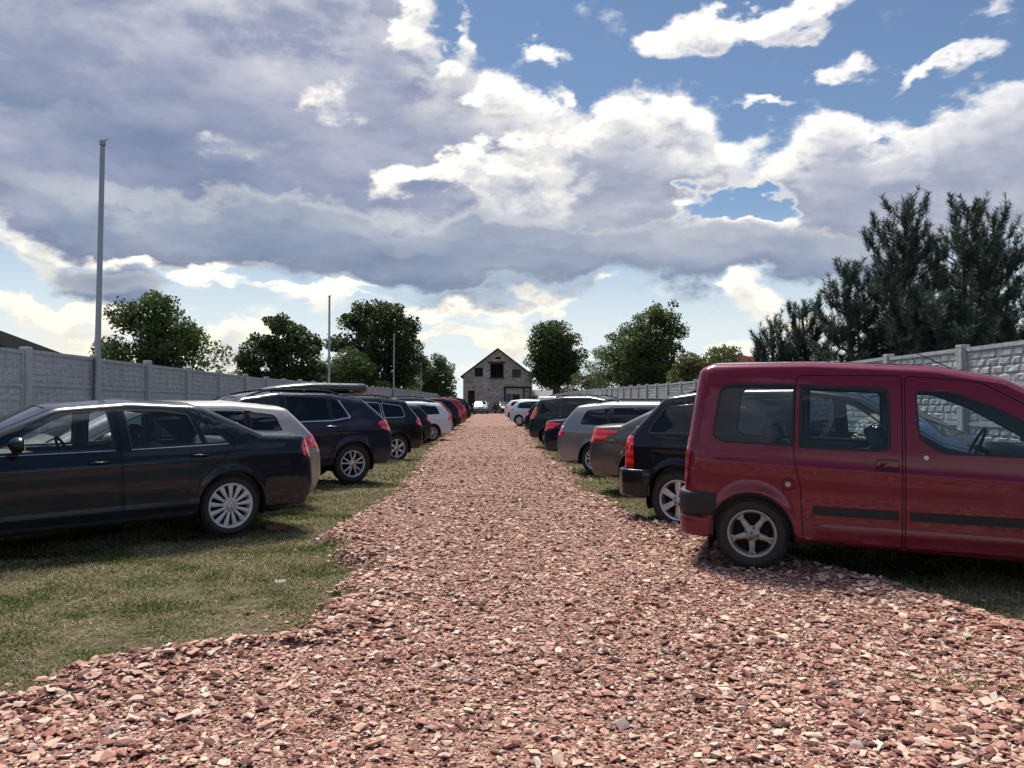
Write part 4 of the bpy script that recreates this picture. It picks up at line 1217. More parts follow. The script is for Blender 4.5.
SP_WAGON = hatch('estate_car', P_SILVER, 'twin', 4.70, .46, 1.50, [(-.1, .78, .02), (-.06, 1.0, .02), (.13, 1.01, .03), (.15, .79, .02)], hwin(4.70, 1.02, 1.50, .66, mat='glass'),
                 axr=1.02, rails=(.9, 2.9, M['black']), wheel='twin') if False else hatch('estate_car', P_SILVER, 'twin', 4.70, .46, 1.50,
                 [(-.1, .78, .02), (-.06, .925, .02), (.26, .925, .03), (.27, .79, .02)], hwin(4.70, 1.02, 1.50, .66, mat='tint'), axr=1.02, rails=(.9, 2.9, M['black']))
SP_WAGON['feat'].append(dict(part='taillight', mat=M['clear_lamp'], lift=.004, poly=[(-.06, .932, .02), (-.02, 1.0, .02), (.23, 1.005, .02), (.255, .932, .02)], wrap=.62))

# ------------------------------------------------------------------ parking them
CARS = {}
def new(kind, sp, label, right, x, y, yaw, pitch=0., dz=0., cat='car'):
    r, info, cx = make_car(kind, sp, label, cat)
    CARS[kind] = (r, sp, info, cx)
    park(r, right, x, y, yaw, sp['W'], sp['axles'][0]-cx, pitch, dz)
    return r
def again(kind, label, right, x, y, yaw, pm=None, group=None, pitch=0., dz=0.):
    src, sp, info, cx = CARS[kind]
    r = copy_car(src, label, pm)
    park(r, right, x, y, yaw, sp['W'], sp['axles'][0]-cx, pitch, dz)
    return r
def build_scraps():
    # a pale scrap of paper and a broken red brick lying on the left turf
    x, y = -1.80, 6.60; z = float(surf_z(x, y)[0])
    V, F = [], []
    r = random.Random(4)
    for j in range(5):
        for i in range(6): V.append((x-.045+.018*i, y-.03+.015*j, z+.012+r.uniform(0, .026)))
    b = MB(); b.add(V, [(j*6+i, j*6+i+1, (j+1)*6+i+1, (j+1)*6+i) for j in range(4) for i in range(5)])
    tag(b.build('paper_scrap', M['paper'], None, fix=False), 'small crumpled pale scrap of paper on the left turf', 'litter')
    b = MB(); b.cbox((0, 0, 0), (.12, .055, .032), .012, smooth=False)
    for k, v in enumerate(b.v): b.v[k] = Vector(v)+Vector((r.uniform(-.008, .008), r.uniform(-.008, .008), r.uniform(-.006, .006)))
    o = b.build('brick', M['stonebrick'], None); x, y = -2.62, 9.35; o.location = (x, y, float(surf_z(x, y)[0])+.025); o.rotation_euler = (.1, .05, .5)
    tag(o, 'broken red brick lying on the turf behind the black-green saloon', 'brick')
M['paper'] = flat_mat('pale_paper', (.70, .68, .58), .9)
M['stonebrick'] = flat_mat('worn_brick', (.26, .10, .075), .95, var=.3, scale=30.)
LEFT = 'cars parked along the left fence'; RIGHT = 'cars parked along the right fence'
GL = []; GR = []
def build_cars():
    GL.append(new('sedan', SP_SEDAN, 'black-green four-door saloon with many-spoked silver wheel covers on the grass', False, -2.95, 8.75, 41, .2, dz=.045))
    GL.append(new('hatch', SP_HATCH, 'champagne silver hatchback half hidden behind the black-green saloon', False, -3.11, 11.0, 40))
    c = new('cross', SP_CROSS, 'midnight blue crossover carrying a long black roof box', False, -2.66, 14.4, 38, dz=.05); GL.append(c)
    build_roof_box(c)
    GL.append(new('suv', SP_SUV, 'black SUV with bright chrome window surrounds', False, -2.68, 20.8, 39))
    GR.append(new('van', SP_VAN, 'wine red passenger van with dark side mouldings and five-spoke wheels', True, 2.19, 6.79, 24, .7, cat='van'))
    GR.append(new('off', SP_OFF, 'black SUV with tall upright red tail lamps beside the red van', True, 2.15, 9.3, 41))
    GR.append(new('saloon', SP_SALOON, 'brown-grey saloon with large wraparound red tail lamps', True, 2.28, 12.5, 40, dz=.05))
    GR.append(new('wagon', SP_WAGON, 'steel grey estate car with red and white tail lamps and roof rails', True, 2.02, 16.4, 39, dz=.06))
    # further down the left row
    GL.append(again('hatch', 'black hatchback squeezed between the chrome-trimmed SUV and the silver-white estate', False, -2.95, 28.2, 40, P_BLACK))
    GL.append(again('wagon', 'silver-white estate car, the palest car of the left row', False, -2.53, 30.3, 40, P_WHITE, dz=.05))
    GL.append(again('suv', 'dark SUV whose roof shows above the silver-white estate', False, -2.95, 33.5, 40, P_NAVY))
    GL.append(again('hatch', 'red hatchback just behind the silver-white estate', False, -2.62, 35.6, 40, P_CHERRY, dz=.08))
    GL.append(again('off', 'black SUV between the two red cars of the left row', False, -2.50, 40.0, 40, P_BLACK))
    GL.append(again('cross', 'red crossover further down the left row near the barn', False, -2.50, 46.0, 40, P_CHERRY))
    GL.append(again('suv', 'black SUV at the far end of the left row', False, -2.45, 53.0, 40, P_BLACK))
    # further down the right row
    GR.append(again('saloon', 'midnight blue saloon behind the steel grey estate car', True, 2.0, 20.4, 38, P_NAVY))
    GR.append(new('mpv', SP_MPV, 'dark bottle green people carrier with tall orange-red tail lamps', True, 1.72, 26.0, 36, dz=.04))
    GR.append(again('hatch', 'dark blue hatchback between the bottle green people carrier and the pale teal car', True, 1.75, 34.5, 36, P_NAVY, dz=.05))
    GR.append(again('hatch', 'small pale teal hatchback near the far end of the right row', True, 1.25, 45.5, 36, P_TEAL))
    GR.append(again('hatch', 'white hatchback at the far end of the right row', True, 1.05, 57.0, 34, P_PURE))
    GR.append(again('van', 'white passenger van rising behind the dark bottle green people carrier', True, 2.9, 50.0, 25, P_PURE))
    for c in GL: c['group'] = LEFT
    for c in GR: c['group'] = RIGHT
    # in front of the barn
    a = again('hatch', 'small sage green hatchback parked nose-on before the barn', True, 0, 60, 0, P_SAGE)
    a.location = (-1.95, 91, float(rise(91))); a.rotation_euler = (0, 0, -PI/2)
    b = again('sedan', 'low dark saloon parked before the barn wall', True, 0, 60, 0, P_BLACK)
    b.location = (.65, 94, float(rise(94))); b.rotation_euler = (0, 0, -PI/2+.25)
    for o in (a, b): o['group'] = 'cars in front of the barn'

def build_roof_box(c):
    # the copies of this crossover would carry the box too, so it is built on its own crossover only
    b = MB()
    n = 15; vs = []; K = 18
    for i in range(n):
        t = i/(n-1); x = -1.98+2.05*t
        # blunt tail, pointed nose
        w = .41*(1-max(0, (.07-t)/.07)**2*.8)*(1-max(0, (t-.62)/.38)**2.2*.75)
        h = .115*(1-max(0, (.07-t)/.07)**2*.8)*(1-max(0, (t-.55)/.45)**2*.82)
        for k in range(K):
            a = 2*PI*k/K; ca, sa = math.cos(a), math.sin(a)
            q = lambda v: math.copysign(abs(v)**.55, v)
            vs.append((x, w*q(ca), 1.715+h*q(sa)*(1. if sa > 0 else .72)-.03*max(0, (t-.55)/.45)))
    fs = [(i*K+k, i*K+(k+1) % K, (i+1)*K+(k+1) % K, (i+1)*K+k) for i in range(n-1) for k in range(K)]
    b.add(vs, fs, True); b.add(vs[:K], [tuple(range(K))]); b.add(vs[-K:], [tuple(range(K))])
    bx = b.build('roof_box', M['box'], c)
    s = MB()
    for x in (-1.45, -.5):
        s.tube([(x, -.60, 1.655), (x, -.52, 1.67), (x, .52, 1.67), (x, .60, 1.655)], .016, 6)
    s.build('roof_bar', M['black'], c)
M['box'] = flat_mat('glossy_black_box', (.012, .013, .018), .3, coat=.6, var=.1)
# ------------------------------------------------------------------ concrete fences
def concrete_mat():
    m, nt, out = newmat('precast_concrete')
    p = geo_pos(nt)
    n1 = noise(nt, p, 1.3, 5, .6); n2 = noise(nt, p, 14, 6, .65); n3 = noise(nt, p, 90, 3)
    c = mixc(nt, n1, (.40, .41, .43), (.54, .55, .565))
    c = mixc(nt, ramp(nt, n2, [(.35, (0, 0, 0)), (.72, (1, 1, 1))]), mixc(nt, .35, c, (.13, .13, .13)), c)
    w = nd(nt, 'ShaderNodeMapping', ins={'Vector': p, 'Scale': (4., 4., .5)})
    st = noise(nt, w.outputs[0], 3.5, 4, .6)
    c = mixc(nt, math_(nt, 'MULTIPLY', ramp(nt, st, [(.48, (0, 0, 0)), (.72, (1, 1, 1))]), .5), c, (.16, .16, .15))
    sz = nt.nodes.new('ShaderNodeSeparateXYZ'); lk(nt, p, sz.inputs[0])
    ms = math_(nt, 'MULTIPLY', nd(nt, 'ShaderNodeMapRange', ins={0: sz.outputs[2], 1: .75, 2: .0}).outputs[0], ramp(nt, n2, [(.4, (0, 0, 0)), (.6, (1, 1, 1))]))
    c = mixc(nt, math_(nt, 'MULTIPLY', ms, .7), c, (.09, .10, .06))
    h = math_(nt, 'ADD', n2, math_(nt, 'MULTIPLY', n3, .4))
    principled(nt, out, Base_Color=c, Roughness=.92, Specular_IOR_Level=.2, Normal=bump(nt, h, .55, .012))
    return m
M['concrete'] = concrete_mat()

def panel_mesh(seed, ln=1.93, hh=.5, plain=False):
    """a split-stone look concrete panel, outer face towards -y; x along, z up"""
    r = random.Random(seed)
    b = MB()
    b.box(0, ln, 0, .04, 0, hh)
    # raised frame
    b.box(0, ln, -.022, -.0005, hh-.055, hh-.003); b.box(0, .05, -.020, -.0005, .0, hh-.056); b.box(ln-.05, ln, -.020, -.0005, .0, hh-.056)
    rows = 4; z = .010; rh = (hh-.072-z)/rows
    for i in range(rows):
        x = .058; first = True
        while x < ln-.062:
            w = r.uniform(.17, .34) if not first else r.uniform(.10, .30)
            first = False
            x1 = min(x+w, ln-.058)
            if ln-.058-x1 < .10: x1 = ln-.058
            g = .006
            x0_, x1_, z0_, z1_ = x+g, x1-g, z+i*rh+g, z+(i+1)*rh-g
            # a rough pillow: 4x3 grid of bumps
            nx, nz = 5, 4; vs = []
            tx, tz = r.uniform(-.004, .004), r.uniform(-.004, .004)
            for jz in range(nz):
                for jx in range(nx):
                    u, v = jx/(nx-1), jz/(nz-1)
                    edge = jx in (0, nx-1) or jz in (0, nz-1)
                    dep = -.0005 if edge else -(.010+r.uniform(-.005, .006)+tx*(u-.5)*2+tz*(v-.5)*2)
                    uu = u if edge else .5+(u-.5)*1.45
                    vv = v if edge else .5+(v-.5)*1.9
                    vs.append((x0_+(x1_-x0_)*min(max(uu, 0), 1), dep, z0_+(z1_-z0_)*min(max(vv, 0), 1)))
            fs = [(jz*nx+jx, jz*nx+jx+1, (jz+1)*nx+jx+1, (jz+1)*nx+jx) for jz in range(nz-1) for jx in range(nx-1)]
            b.add(vs, fs)
            x = x1
    return b.mesh('panel', M['concrete'], fix=False)

def build_fence(xf, y0, n, side, top, label, name='concrete_fence'):
    root = empty(name, (xf, y0, 0)); tag(root, label, 'fence', 'concrete fences of the car park')
    PM = [panel_mesh(100+i) for i in range(5)]
    pb = MB()
    pb.cbox((0, 0, 1.1), (.065, .07, 1.30), .012, smooth=False)
    post = pb.mesh('post', M['concrete'])
    sp = 2.05
    for i in range(n+1):
        y = i*sp; zt = top+float(rise(y0+y))
        o = link(bpy.data.objects.new('post', post), root); o.location = (random.uniform(-.008, .008), y, zt-2.35+random.uniform(-.022, .018)); o.rotation_euler = (R(random.uniform(-.5, .5)), R(random.uniform(-.5, .5)), 0)
        if i == n: break
        z2 = top+float(rise(y0+y+sp*.5))
        for k in range(5):
            if y0+y > 42 and k > 1: break
            o = link(bpy.data.objects.new('panel', PM[(i*3+k*2) % 5]), root)
            o.location = (0, y+(.06 if side > 0 else sp-.06), z2-.5*(k+1)+.0)
            if k == 0: tl = R(random.uniform(-.32, .32)); oz = random.uniform(-.010, .010)
            o.location.z += oz
            o.rotation_euler = (0, tl if side > 0 else -tl, PI/2 if side > 0 else -PI/2)
        if y0+y > 42:
            b = MB(); b.box(0, 1.93, 0, .04, -1.5, 0)
            if not hasattr(build_fence, 'low'): build_fence.low = b.mesh('panel', M['concrete'])
            o = link(bpy.data.objects.new('panel', build_fence.low), root)
            o.location = (0, y+(.06 if side > 0 else sp-.06), z2-1.0); o.rotation_euler = (0, 0, PI/2 if side > 0 else -PI/2)

def build_poles():
    for i, (y, h, lab) in enumerate(((13.9, 6.15, 'tall galvanised pole rising beside the left fence, nearest to the saloon'), (32.7, 5.95, 'second galvanised pole along the left fence, in front of the dark broadleaf trees'),
                       (52.8, 5.95, 'third galvanised pole along the left fence, before the pale green tree'), (71.7, 5.75, 'farthest and shortest looking galvanised pole of the left fence'))):
        r = empty('lamp_post', (-7.03 if i == 0 else -6.98, y, float(rise(y))-.05)); tag(r, lab, 'pole', 'poles along the left fence'); r.rotation_euler = (0, R((.55, -.1, .25, -.2)[i]), 0)
        b = MB(); b.tube([(0, 0, 0), (0, 0, 1.2), (0, 0, h-.25), (.0, 0, h-.12)], [.056, .052, .042, .040], 12); b.build('mast', M['galv'], r)
        b = MB(); b.cbox((0, 0, h-.06), (.043, .043, .05), .015); b.tube([(0, 0, h-.03), (.09, -.02, h+.0)], .012, 6); b.build('pole_cap', M['galv'], r)
        b = MB(); b.cbox((0, 0, .06), (.11, .11, .06), .02); b.build('base_plate', M['galv'], r)
M['galv'] = flat_mat('galvanised_steel', (.30, .33, .38), .45, .5, var=.12)

# ------------------------------------------------------------------ buildings
def rubble_mat():
    m, nt, out = newmat('rubble_stone')
    co = geo_pos(nt)
    mp = nd(nt, 'ShaderNodeMapping', ins={'Vector': co, 'Scale': (1., 1., 1.7)})
    v = nd(nt, 'ShaderNodeTexVoronoi', feature='F1', ins={0: mp.outputs[0], 'Scale': 2.6})
    e = nd(nt, 'ShaderNodeTexVoronoi', feature='DISTANCE_TO_EDGE', ins={0: mp.outputs[0], 'Scale': 2.6})
    s = nt.nodes.new('ShaderNodeSeparateColor'); lk(nt, v.outputs['Color'], s.inputs[0])
    c = ramp(nt, s.outputs[0], [(0, (.17, .17, .165)), (.35, (.33, .32, .30)), (.6, (.45, .42, .37)), (.8, (.41, .33, .28)), (1, (.58, .55, .50))])
    c = mixc(nt, ramp(nt, e.outputs['Distance'], [(.02, (1, 1, 1)), (.09, (0, 0, 0))]), c, (.48, .455, .415))
    big = noise(nt, co, .5, 4)
    c = mixc(nt, ramp(nt, big, [(.42, (0, 0, 0)), (.65, (.6, .6, .6))]), c, (.41, .385, .355))
    principled(nt, out, Base_Color=c, Roughness=.95, Specular_IOR_Level=.15, Normal=bump(nt, e.outputs['Distance'], .6, .05))
    return m
def tile_mat(name, c0, c1, sc=9.):
    m, nt, out = newmat(name)
    uv = obj_co(nt)
    w = nd(nt, 'ShaderNodeTexWave', wave_type='BANDS', bands_direction='Y', ins={0: uv, 'Scale': sc*.35})
    w2 = nd(nt, 'ShaderNodeTexWave', wave_type='BANDS', bands_direction='Z', wave_profile='SAW', ins={0: uv, 'Scale': sc*.45})
    n = noise(nt, uv, 3, 4)
    c = mixc(nt, n, c0, c1)
    c = mixc(nt, ramp(nt, w2.outputs['Fac'], [(.0, (.75, .75, .75)), (.3, (0, 0, 0))]), c, (.006, .006, .007))
    h = math_(nt, 'ADD', w.outputs['Fac'], w2.outputs['Fac'])
    d = nd(nt, 'ShaderNodeBsdfDiffuse', ins={0: c, 'Normal': bump(nt, h, .5, .03)}); lk(nt, d.outputs[0], out.inputs[0]); return m
M['rubble'] = rubble_mat()
M['tile_dark'] = tile_mat('dark_roof_tiles', (.010, .010, .013), (.026, .026, .031))
M['tile_red'] = tile_mat('red_roof_tiles', (.060, .022, .019), (.105, .038, .031))
M['tile_grey'] = tile_mat('grey_roof_sheet', (.16, .165, .17), (.26, .265, .27))
M['plaster'] = flat_mat('pale_render', (.46, .44, .40), .9, spec=.2, scale=2.)
M['pinkwall'] = flat_mat('faded_pink_render', (.42, .30, .27), .9, spec=.2, scale=2.)
M['wood_dark'] = flat_mat('weathered_dark_wood', (.045, .038, .034), .85, spec=.2, scale=14., var=.4)
M['wood'] = flat_mat('weathered_wood', (.17, .145, .125), .85, spec=.2, scale=14., var=.35)
M['poster'] = flat_mat('blue_violet_board', (.10, .10, .24), .6)
M['white_paint'] = flat_mat('white_paint', (.70, .70, .68), .6)
M['windowglass'] = flat_mat('dark_window_pane', (.02, .024, .03), .12, spec=.6, var=.05)

def build_barn():
    g = float(rise(100))
    r = empty('stone_barn', (0, 100, g)); tag(r, 'old rubble stone barn with a dark gable roof closing the end of the lane', 'barn')
    xl_, xr_, ez, pz, dp = -4.42, 4.36, 4.75, 8.05, 20
    holes = [(-2.98, -1.90, 4.62, 5.75), (-.98, .72, 4.50, 6.30), (1.80, 2.90, 4.48, 5.55), (-3.80, -2.94, 0, 2.85)]
    # front wall as a real slab with openings
    def wall_poly():
        verts = [(xl_, -.4), (xr_, -.4), (xr_, ez), ((xl_+xr_)/2, pz), (xl_, ez)]
        vs = [Vector(v) for v in verts]; ed = [(i, (i+1) % 5) for i in range(5)]
        hs = [[(a, max(c, -.39)), (b, max(c, -.39)), (b, d), (a, d)] for a, b, c, d in holes]
        hs.append([(.0+.42*math.cos(t), 6.98+.16*math.sin(t)) for t in np.linspace(0, 2*PI, 13)[:-1]])
        for h in hs:
            b0 = len(vs); vs += [Vector(p) for p in h]; ed += [(b0+i, b0+(i+1) % len(h)) for i in range(len(h))]
        v, e, f, *_ = delaunay_2d_cdt(vs, ed, [], 1, 1e-4)
        P = np.array([tuple(p) for p in v]); keep = []
        for t in f:
            c = P[list(t)].mean(0)
            if not any(inside(np.array(h), c[None])[0] for h in hs): keep.append(t)
        return P, keep, hs
    P, T, hs = wall_poly()
    b = MB(); th = .55
    n = len(P)
    b.add([(p[0], 0, p[1]) for p in P], T); b.add([(p[0], th, p[1]) for p in P], [t[::-1] for t in T])
    outl = [(xl_, -.4), (xr_, -.4), (xr_, ez), ((xl_+xr_)/2, pz), (xl_, ez)]
    for poly in [outl]+hs:
        k = len(poly)
        b.add([(x, 0, z) for x, z in poly]+[(x, th, z) for x, z in poly], [(i, (i+1) % k, k+(i+1) % k, k+i) for i in range(k)])
    b.box(xl_, xl_+.5, th, dp, -.4, ez); b.box(xr_-.5, xr_, th, dp, -.4, ez); b.box(xl_+.5, xr_-.5, dp-.5, dp, -.4, ez)
    b.build('wall', M['rubble'], r, fix=False)
    b = MB(); xm = (xl_+xr_)/2
    sl = (pz-ez)/((xr_-xl_)/2)
    for s in (-1, 1):
        xe = xm+s*((xr_-xl_)/2+.32); ze = ez-.32*sl
        p = [(xm, pz+.02), (xe, ze+.02), (xe, ze+.16), (xm, pz+.20)]
        b.prism(p if s > 0 else p[::-1], -.30, dp+.3)
    b.build('roof', M['tile_dark'], r)
    for i, (a, bb, c, d) in enumerate(holes):
        if i == 3:
            q = MB(); q.box(a+.02, bb-.02, .30, .36, c, d-.02)
            for k in range(4): q.box(a+.03+k*.205, a+.21+k*.205, .27, .299, c, d-.03)
            q.build('door', M['wood_dark'], r)
        elif i == 1:
            q = MB(); q.box(a, bb, .42, .48, c, d); q.build('loading_door', M['black'], r)
            q = MB(); q.box(a-.30, bb+.30, -.05, .12, d+.02, d+.22); q.box(a-.1, bb+.1, -.08, .3, c-.15, c-.02); q.build('lintel', M['wood_dark'], r)
            f = MB()
            for x in (a+.02, (a+bb)/2-.05, bb-.12): f.box(x, x+.10, .34, .41, c, d)
            f.build('door_frame', M['wood_dark'], r)
        else:
            q = MB(); q.box(a, bb, .30, .34, c, d); w = q.build('window', M['wood'] if i == 2 else M['wood_dark'], r)
            f = MB()
            for z in (c, (c+d)/2-.03, d-.06): f.box(a, bb, .25, .298, z, z+.06)
            for x in (a, (a+bb)/2-.03, bb-.06): f.box(x, x+.06, .245, .297, c, d)
            f.build('frame', M['wood_dark'], w)
    # the timber lean-to front at the right
    q = MB(); q.box(.70, 4.2, -.16, -.004, 3.16, 3.34); q.box(.78, .98, -.12, -.004, -.3, 3.16); q.box(4.0, 4.15, -.12, -.004, -.3, 3.16); q.box(3.2, 3.35, -.12, -.004, -.3, 3.16)
    q.build('door_frame', M['wood_dark'], r)
    q = MB(); q.box(1.85, 2.75, -.06, -.003, -.3, 2.35)
    for k in range(5): q.box(1.87+k*.176, 2.03+k*.176, -.08, -.061, -.3, 2.32)
    q.build('door', M['wood_dark'], r)
    q = MB(); q.box(1.0, 3.18, -.05, -.003, 2.42, 3.1); q.box(2.80, 3.18, -.05, -.003, -.3, 2.40); q.build('render_panel', M['plaster'], r)
    q = MB(); q.box(1.12, 1.66, -.10, -.04, 1.15, 2.42); q.build('notice_board', M['poster'], r)

def gable_house(name, label, x0, x1, y0, y1, ez, pz, wall, tile, cat='house', axis='y', hip=0., chimney=None, wins=(), group=None):
    g = float(rise(min(y0, 130)))
    r = empty(name, ((x0+x1)/2, (y0+y1)/2, g)); tag(r, label, cat, group)
    hx, hy = (x1-x0)/2, (y1-y0)/2
    b = MB()
    if hip or axis == 'x': b.box(-hx, hx, -hy, hy, -.5, ez)
    else:
        b.box(-hx, hx, -hy, hy, -.5, ez)
        b.prism([(-hx, ez), (hx, ez), (0, pz-.15)], -hy, hy)
    b.build('wall', wall, r, fix=False)
    b = MB(); o = .45
    if axis == 'y':
        rd = [(0, -hy-o+hip, pz), (0, hy+o-hip, pz)]
    else:
        rd = [(-hx-o+hip, 0, pz), (hx+o-hip, 0, pz)]
    c = [(-hx-o, -hy-o), (hx+o, -hy-o), (hx+o, hy+o), (-hx-o, hy+o)]
    slope = (pz-ez)/(hx if axis == 'y' else hy)
    ze = ez-o*slope*.6
    for dz, flip in ((.0, False), (.14, True)):
        vs = [(x, y, ze+dz) for x, y in c]+[(p[0], p[1], p[2]+dz) for p in rd]
        fs = [(0, 1, 4), (1, 2, 5, 4), (2, 3, 5), (3, 0, 4, 5)] if axis == 'y' else [(0, 1, 5, 4), (1, 2, 5), (2, 3, 4, 5), (3, 0, 4)]
        if axis == 'y' and not hip: fs = [fs[1], fs[3]]
        b.add(vs, [f[::-1] for f in fs] if not flip else fs)
    k = [(x, y, ze) for x, y in c]+[(x, y, ze+.14) for x, y in c]
    b.add(k, [(i, (i+1) % 4, 4+(i+1) % 4, 4+i) for i in range(4)])
    rf = b.build('roof', tile, r, fix=False)
    if chimney:
        q = MB(); cx, cy = chimney; q.box(cx-.3, cx+.3, cy-.3, cy+.3, ez, pz+.8); q.box(cx-.36, cx+.36, cy-.36, cy+.36, pz+.8, pz+.92); q.build('chimney', M['plaster'], rf)
    for (wx, wz, ww, wh) in wins:
        q = MB(); q.box(wx-ww/2, wx+ww/2, -hy-.03, -hy-.004, wz-wh/2, wz+wh/2); w = q.build('window', M['windowglass'], r)
        f = MB()
        for x in (wx-ww/2-.05, wx-.03, wx+ww/2-.01): f.box(x, x+.06, -hy-.06, -hy-.031, wz-wh/2, wz+wh/2)
        for z in (wz-wh/2-.05, wz+wh/2-.01): f.box(wx-ww/2-.05, wx+ww/2+.05, -hy-.061, -hy-.032, z, z+.06)
        f.build('frame', M['white_paint'], w)
    return r

def build_houses():
    gable_house('house', 'house with a dark tiled roof showing above the left fence', -34, -17.9, 30, 34, 3.25, 5.5, M['plaster'], M['tile_dark'], axis='x', hip=6.0, wins=[(2.5, 1.6, 1.2, 1.3), (-2.5, 1.6, 1.2, 1.3)])
    gable_house('house', 'house with a red hipped roof showing between trees above the right fence', 15.0, 23.5, 58, 70, 3.4, 5.1, M['plaster'], M['tile_red'], axis='x', hip=4.2, wins=[(-2, 1.7, 1.2, 1.3), (2, 1.7, 1.2, 1.3)])
    gable_house('shed', 'low shed with a grey sheet roof right of the barn', 4.9, 8.0, 104, 116, 2.1, 3.0, M['rubble'], M['tile_grey'], cat='shed', axis='x')
    gable_house('house', 'small faded pink house between the barn and the round dark tree', 7.3, 10.6, 122, 130, 3.0, 4.0, M['pinkwall'], M['tile_grey'], chimney=(.6, -2.5), wins=[(-.8, 2.0, .8, 1.0), (.8, 2.0, .8, 1.0)])

# ------------------------------------------------------------------ trees
def leaf_mat(name, c0, c1, c2, trans=.35):
    m, nt, out = newmat(name)
    g = nt.nodes.new('ShaderNodeNewGeometry')
    r = g.outputs['Random Per Island']
    c = ramp(nt, r, [(0, c0), (.55, c1), (1, c2)])
    d = nd(nt, 'ShaderNodeBsdfPrincipled', ins={'Base Color': c, 'Roughness': .55, 'Specular IOR Level': .3})
    t = nd(nt, 'ShaderNodeBsdfTranslucent', ins={0: c})
    mx = nd(nt, 'ShaderNodeMixShader', ins={0: trans, 1: d.outputs[0], 2: t.outputs[0]})
    lk(nt, mx.outputs[0], out.inputs[0]); return m
M['leaf_dark'] = leaf_mat('dark_leaves', (.024, .042, .016), (.044, .072, .024), (.085, .120, .040), .36)
M['leaf_mid'] = leaf_mat('green_leaves', (.036, .062, .018), (.070, .108, .032), (.125, .165, .055))
M['leaf_pale'] = leaf_mat('pale_green_leaves', (.045, .068, .018), (.080, .112, .030), (.13, .16, .05), .4)
M['leaf_olive'] = leaf_mat('olive_leaves', (.045, .058, .018), (.085, .10, .032), (.13, .145, .055), .4)
M['needle'] = leaf_mat('pine_needles', (.024, .044, .036), (.046, .070, .056), (.085, .110, .088), .25)
def bark_mat():
    m, nt, out = newmat('bark')
    co = obj_co(nt); mp = nd(nt, 'ShaderNodeMapping', ins={'Vector': co, 'Scale': (9., 9., 1.6)})
    n = noise(nt, mp.outputs[0], 2., 6, .65)
    principled(nt, out, Base_Color=ramp(nt, n, [(.3, (.030, .024, .019)), (.7, (.13, .105, .085))]), Roughness=.95, Normal=bump(nt, n, .9, .04)); return m
M['bark'] = bark_mat()

def leaf_cards(C, size, n3=None):
    """rhombic leaf faces at C; slightly folded"""
    n = len(C)
    d = rng.normal(size=(n, 3)); d /= np.linalg.norm(d, axis=1)[:, None]
    u = np.cross(d, rng.normal(size=(n, 3))); u /= np.linalg.norm(u, axis=1)[:, None]
    v = np.cross(d, u)
    s = size[:, None]
    a = C-u*s*.5; b = C+v*s*.36+d*s*.06; c = C+u*s*.5; e = C-v*s*.36+d*s*.06
    V = np.stack([a, b, c, e], 1).reshape(-1, 3)
    F = (np.arange(n)*4)[:, None]+np.array([[0, 1, 2, 3]])
    return V, F
def broadleaf(name, label, x, y, blobs, leaf, mat, n, trunk_r=.22, group=None, clump=.30, cat='tree', nclump=46, kink=1.0):
    """blobs: (dx, dy, z, rx, rz) crown lobes"""
    r = empty(name, (x, y, float(rise(min(y, 130)))-.05)); tag(r, label, cat, group)
    vol = np.array([b[3]*b[3]*b[4] for b in blobs]); vol = vol**.75; vol /= vol.sum()
    centers = []; rad = []
    for i in range(nclump):
        b = blobs[rng.choice(len(blobs), p=vol)]
        d = rng.normal(size=3); d /= np.linalg.norm(d)
        rr = rng.random()**.33
        rr = .35+.62*rr
        centers.append([b[0]+d[0]*b[3]*rr, b[1]+d[1]*b[3]*rr, b[2]+d[2]*b[4]*rr]); rad.append(clump*min(b[3], b[4])*(.6+.8*rng.random()))
    centers = np.array(centers); rad = np.array(rad)
    w = rad**2; w /= w.sum()
    k = rng.choice(nclump, size=n, p=w)
    d = rng.normal(size=(n, 3)); d /= np.linalg.norm(d, axis=1)[:, None]
    C = centers[k]+d*(rad[k]*(.25+.85*rng.random(n)**.5))[:, None]*np.array([1., 1., .72])
    # stray sprays that break the outline
    sp = rng.random(n) < .07
    C[sp] += rng.normal(size=(sp.sum(), 3))*rad[k][sp][:, None]*.22
    C[:, 2] = np.maximum(C[:, 2], .4)
    S = leaf*(.55+.9*rng.random(n))
    V, F = leaf_cards(C, S)
    link(bpy.data.objects.new('crown', raw_mesh('crown', V, F, [mat])), r)
    # trunk and limbs
    b = MB(); zt = min(bb[2]-bb[4]*.3 for bb in blobs)
    ztop = max(bb[2] for bb in blobs)
    cxm = float(np.mean([bb[0] for bb in blobs])); cym = float(np.mean([bb[1] for bb in blobs]))
    tr = [(0, 0, -.3), (.04*kink, .02, zt*.5), (cxm*.3, cym*.3, zt), (cxm*.7, cym*.7, (zt+ztop)/2), (cxm, cym, ztop)]
    b.tube(tr, [trunk_r*1.25, trunk_r, trunk_r*.85, trunk_r*.55, trunk_r*.2], 10)
    for i in rng.choice(nclump, size=min(nclump, 26), replace=False):
        c = centers[i]; h = zt*.75+(c[2]-zt)*.35*rng.random()
        h = max(h, zt*.6)
        f = np.clip(h/max(ztop, .1), 0, 1)
        p0 = Vector((cxm*f*.7, cym*f*.7, h)); p2 = Vector(c); pm_ = (p0+p2)/2+Vector((0, 0, -.12*(p2-p0).length))
        b.tube([p0, pm_, p2], [trunk_r*.38, trunk_r*.24, trunk_r*.06], 6)
    b.build('trunk', M['bark'], r, fix=False)
    return r

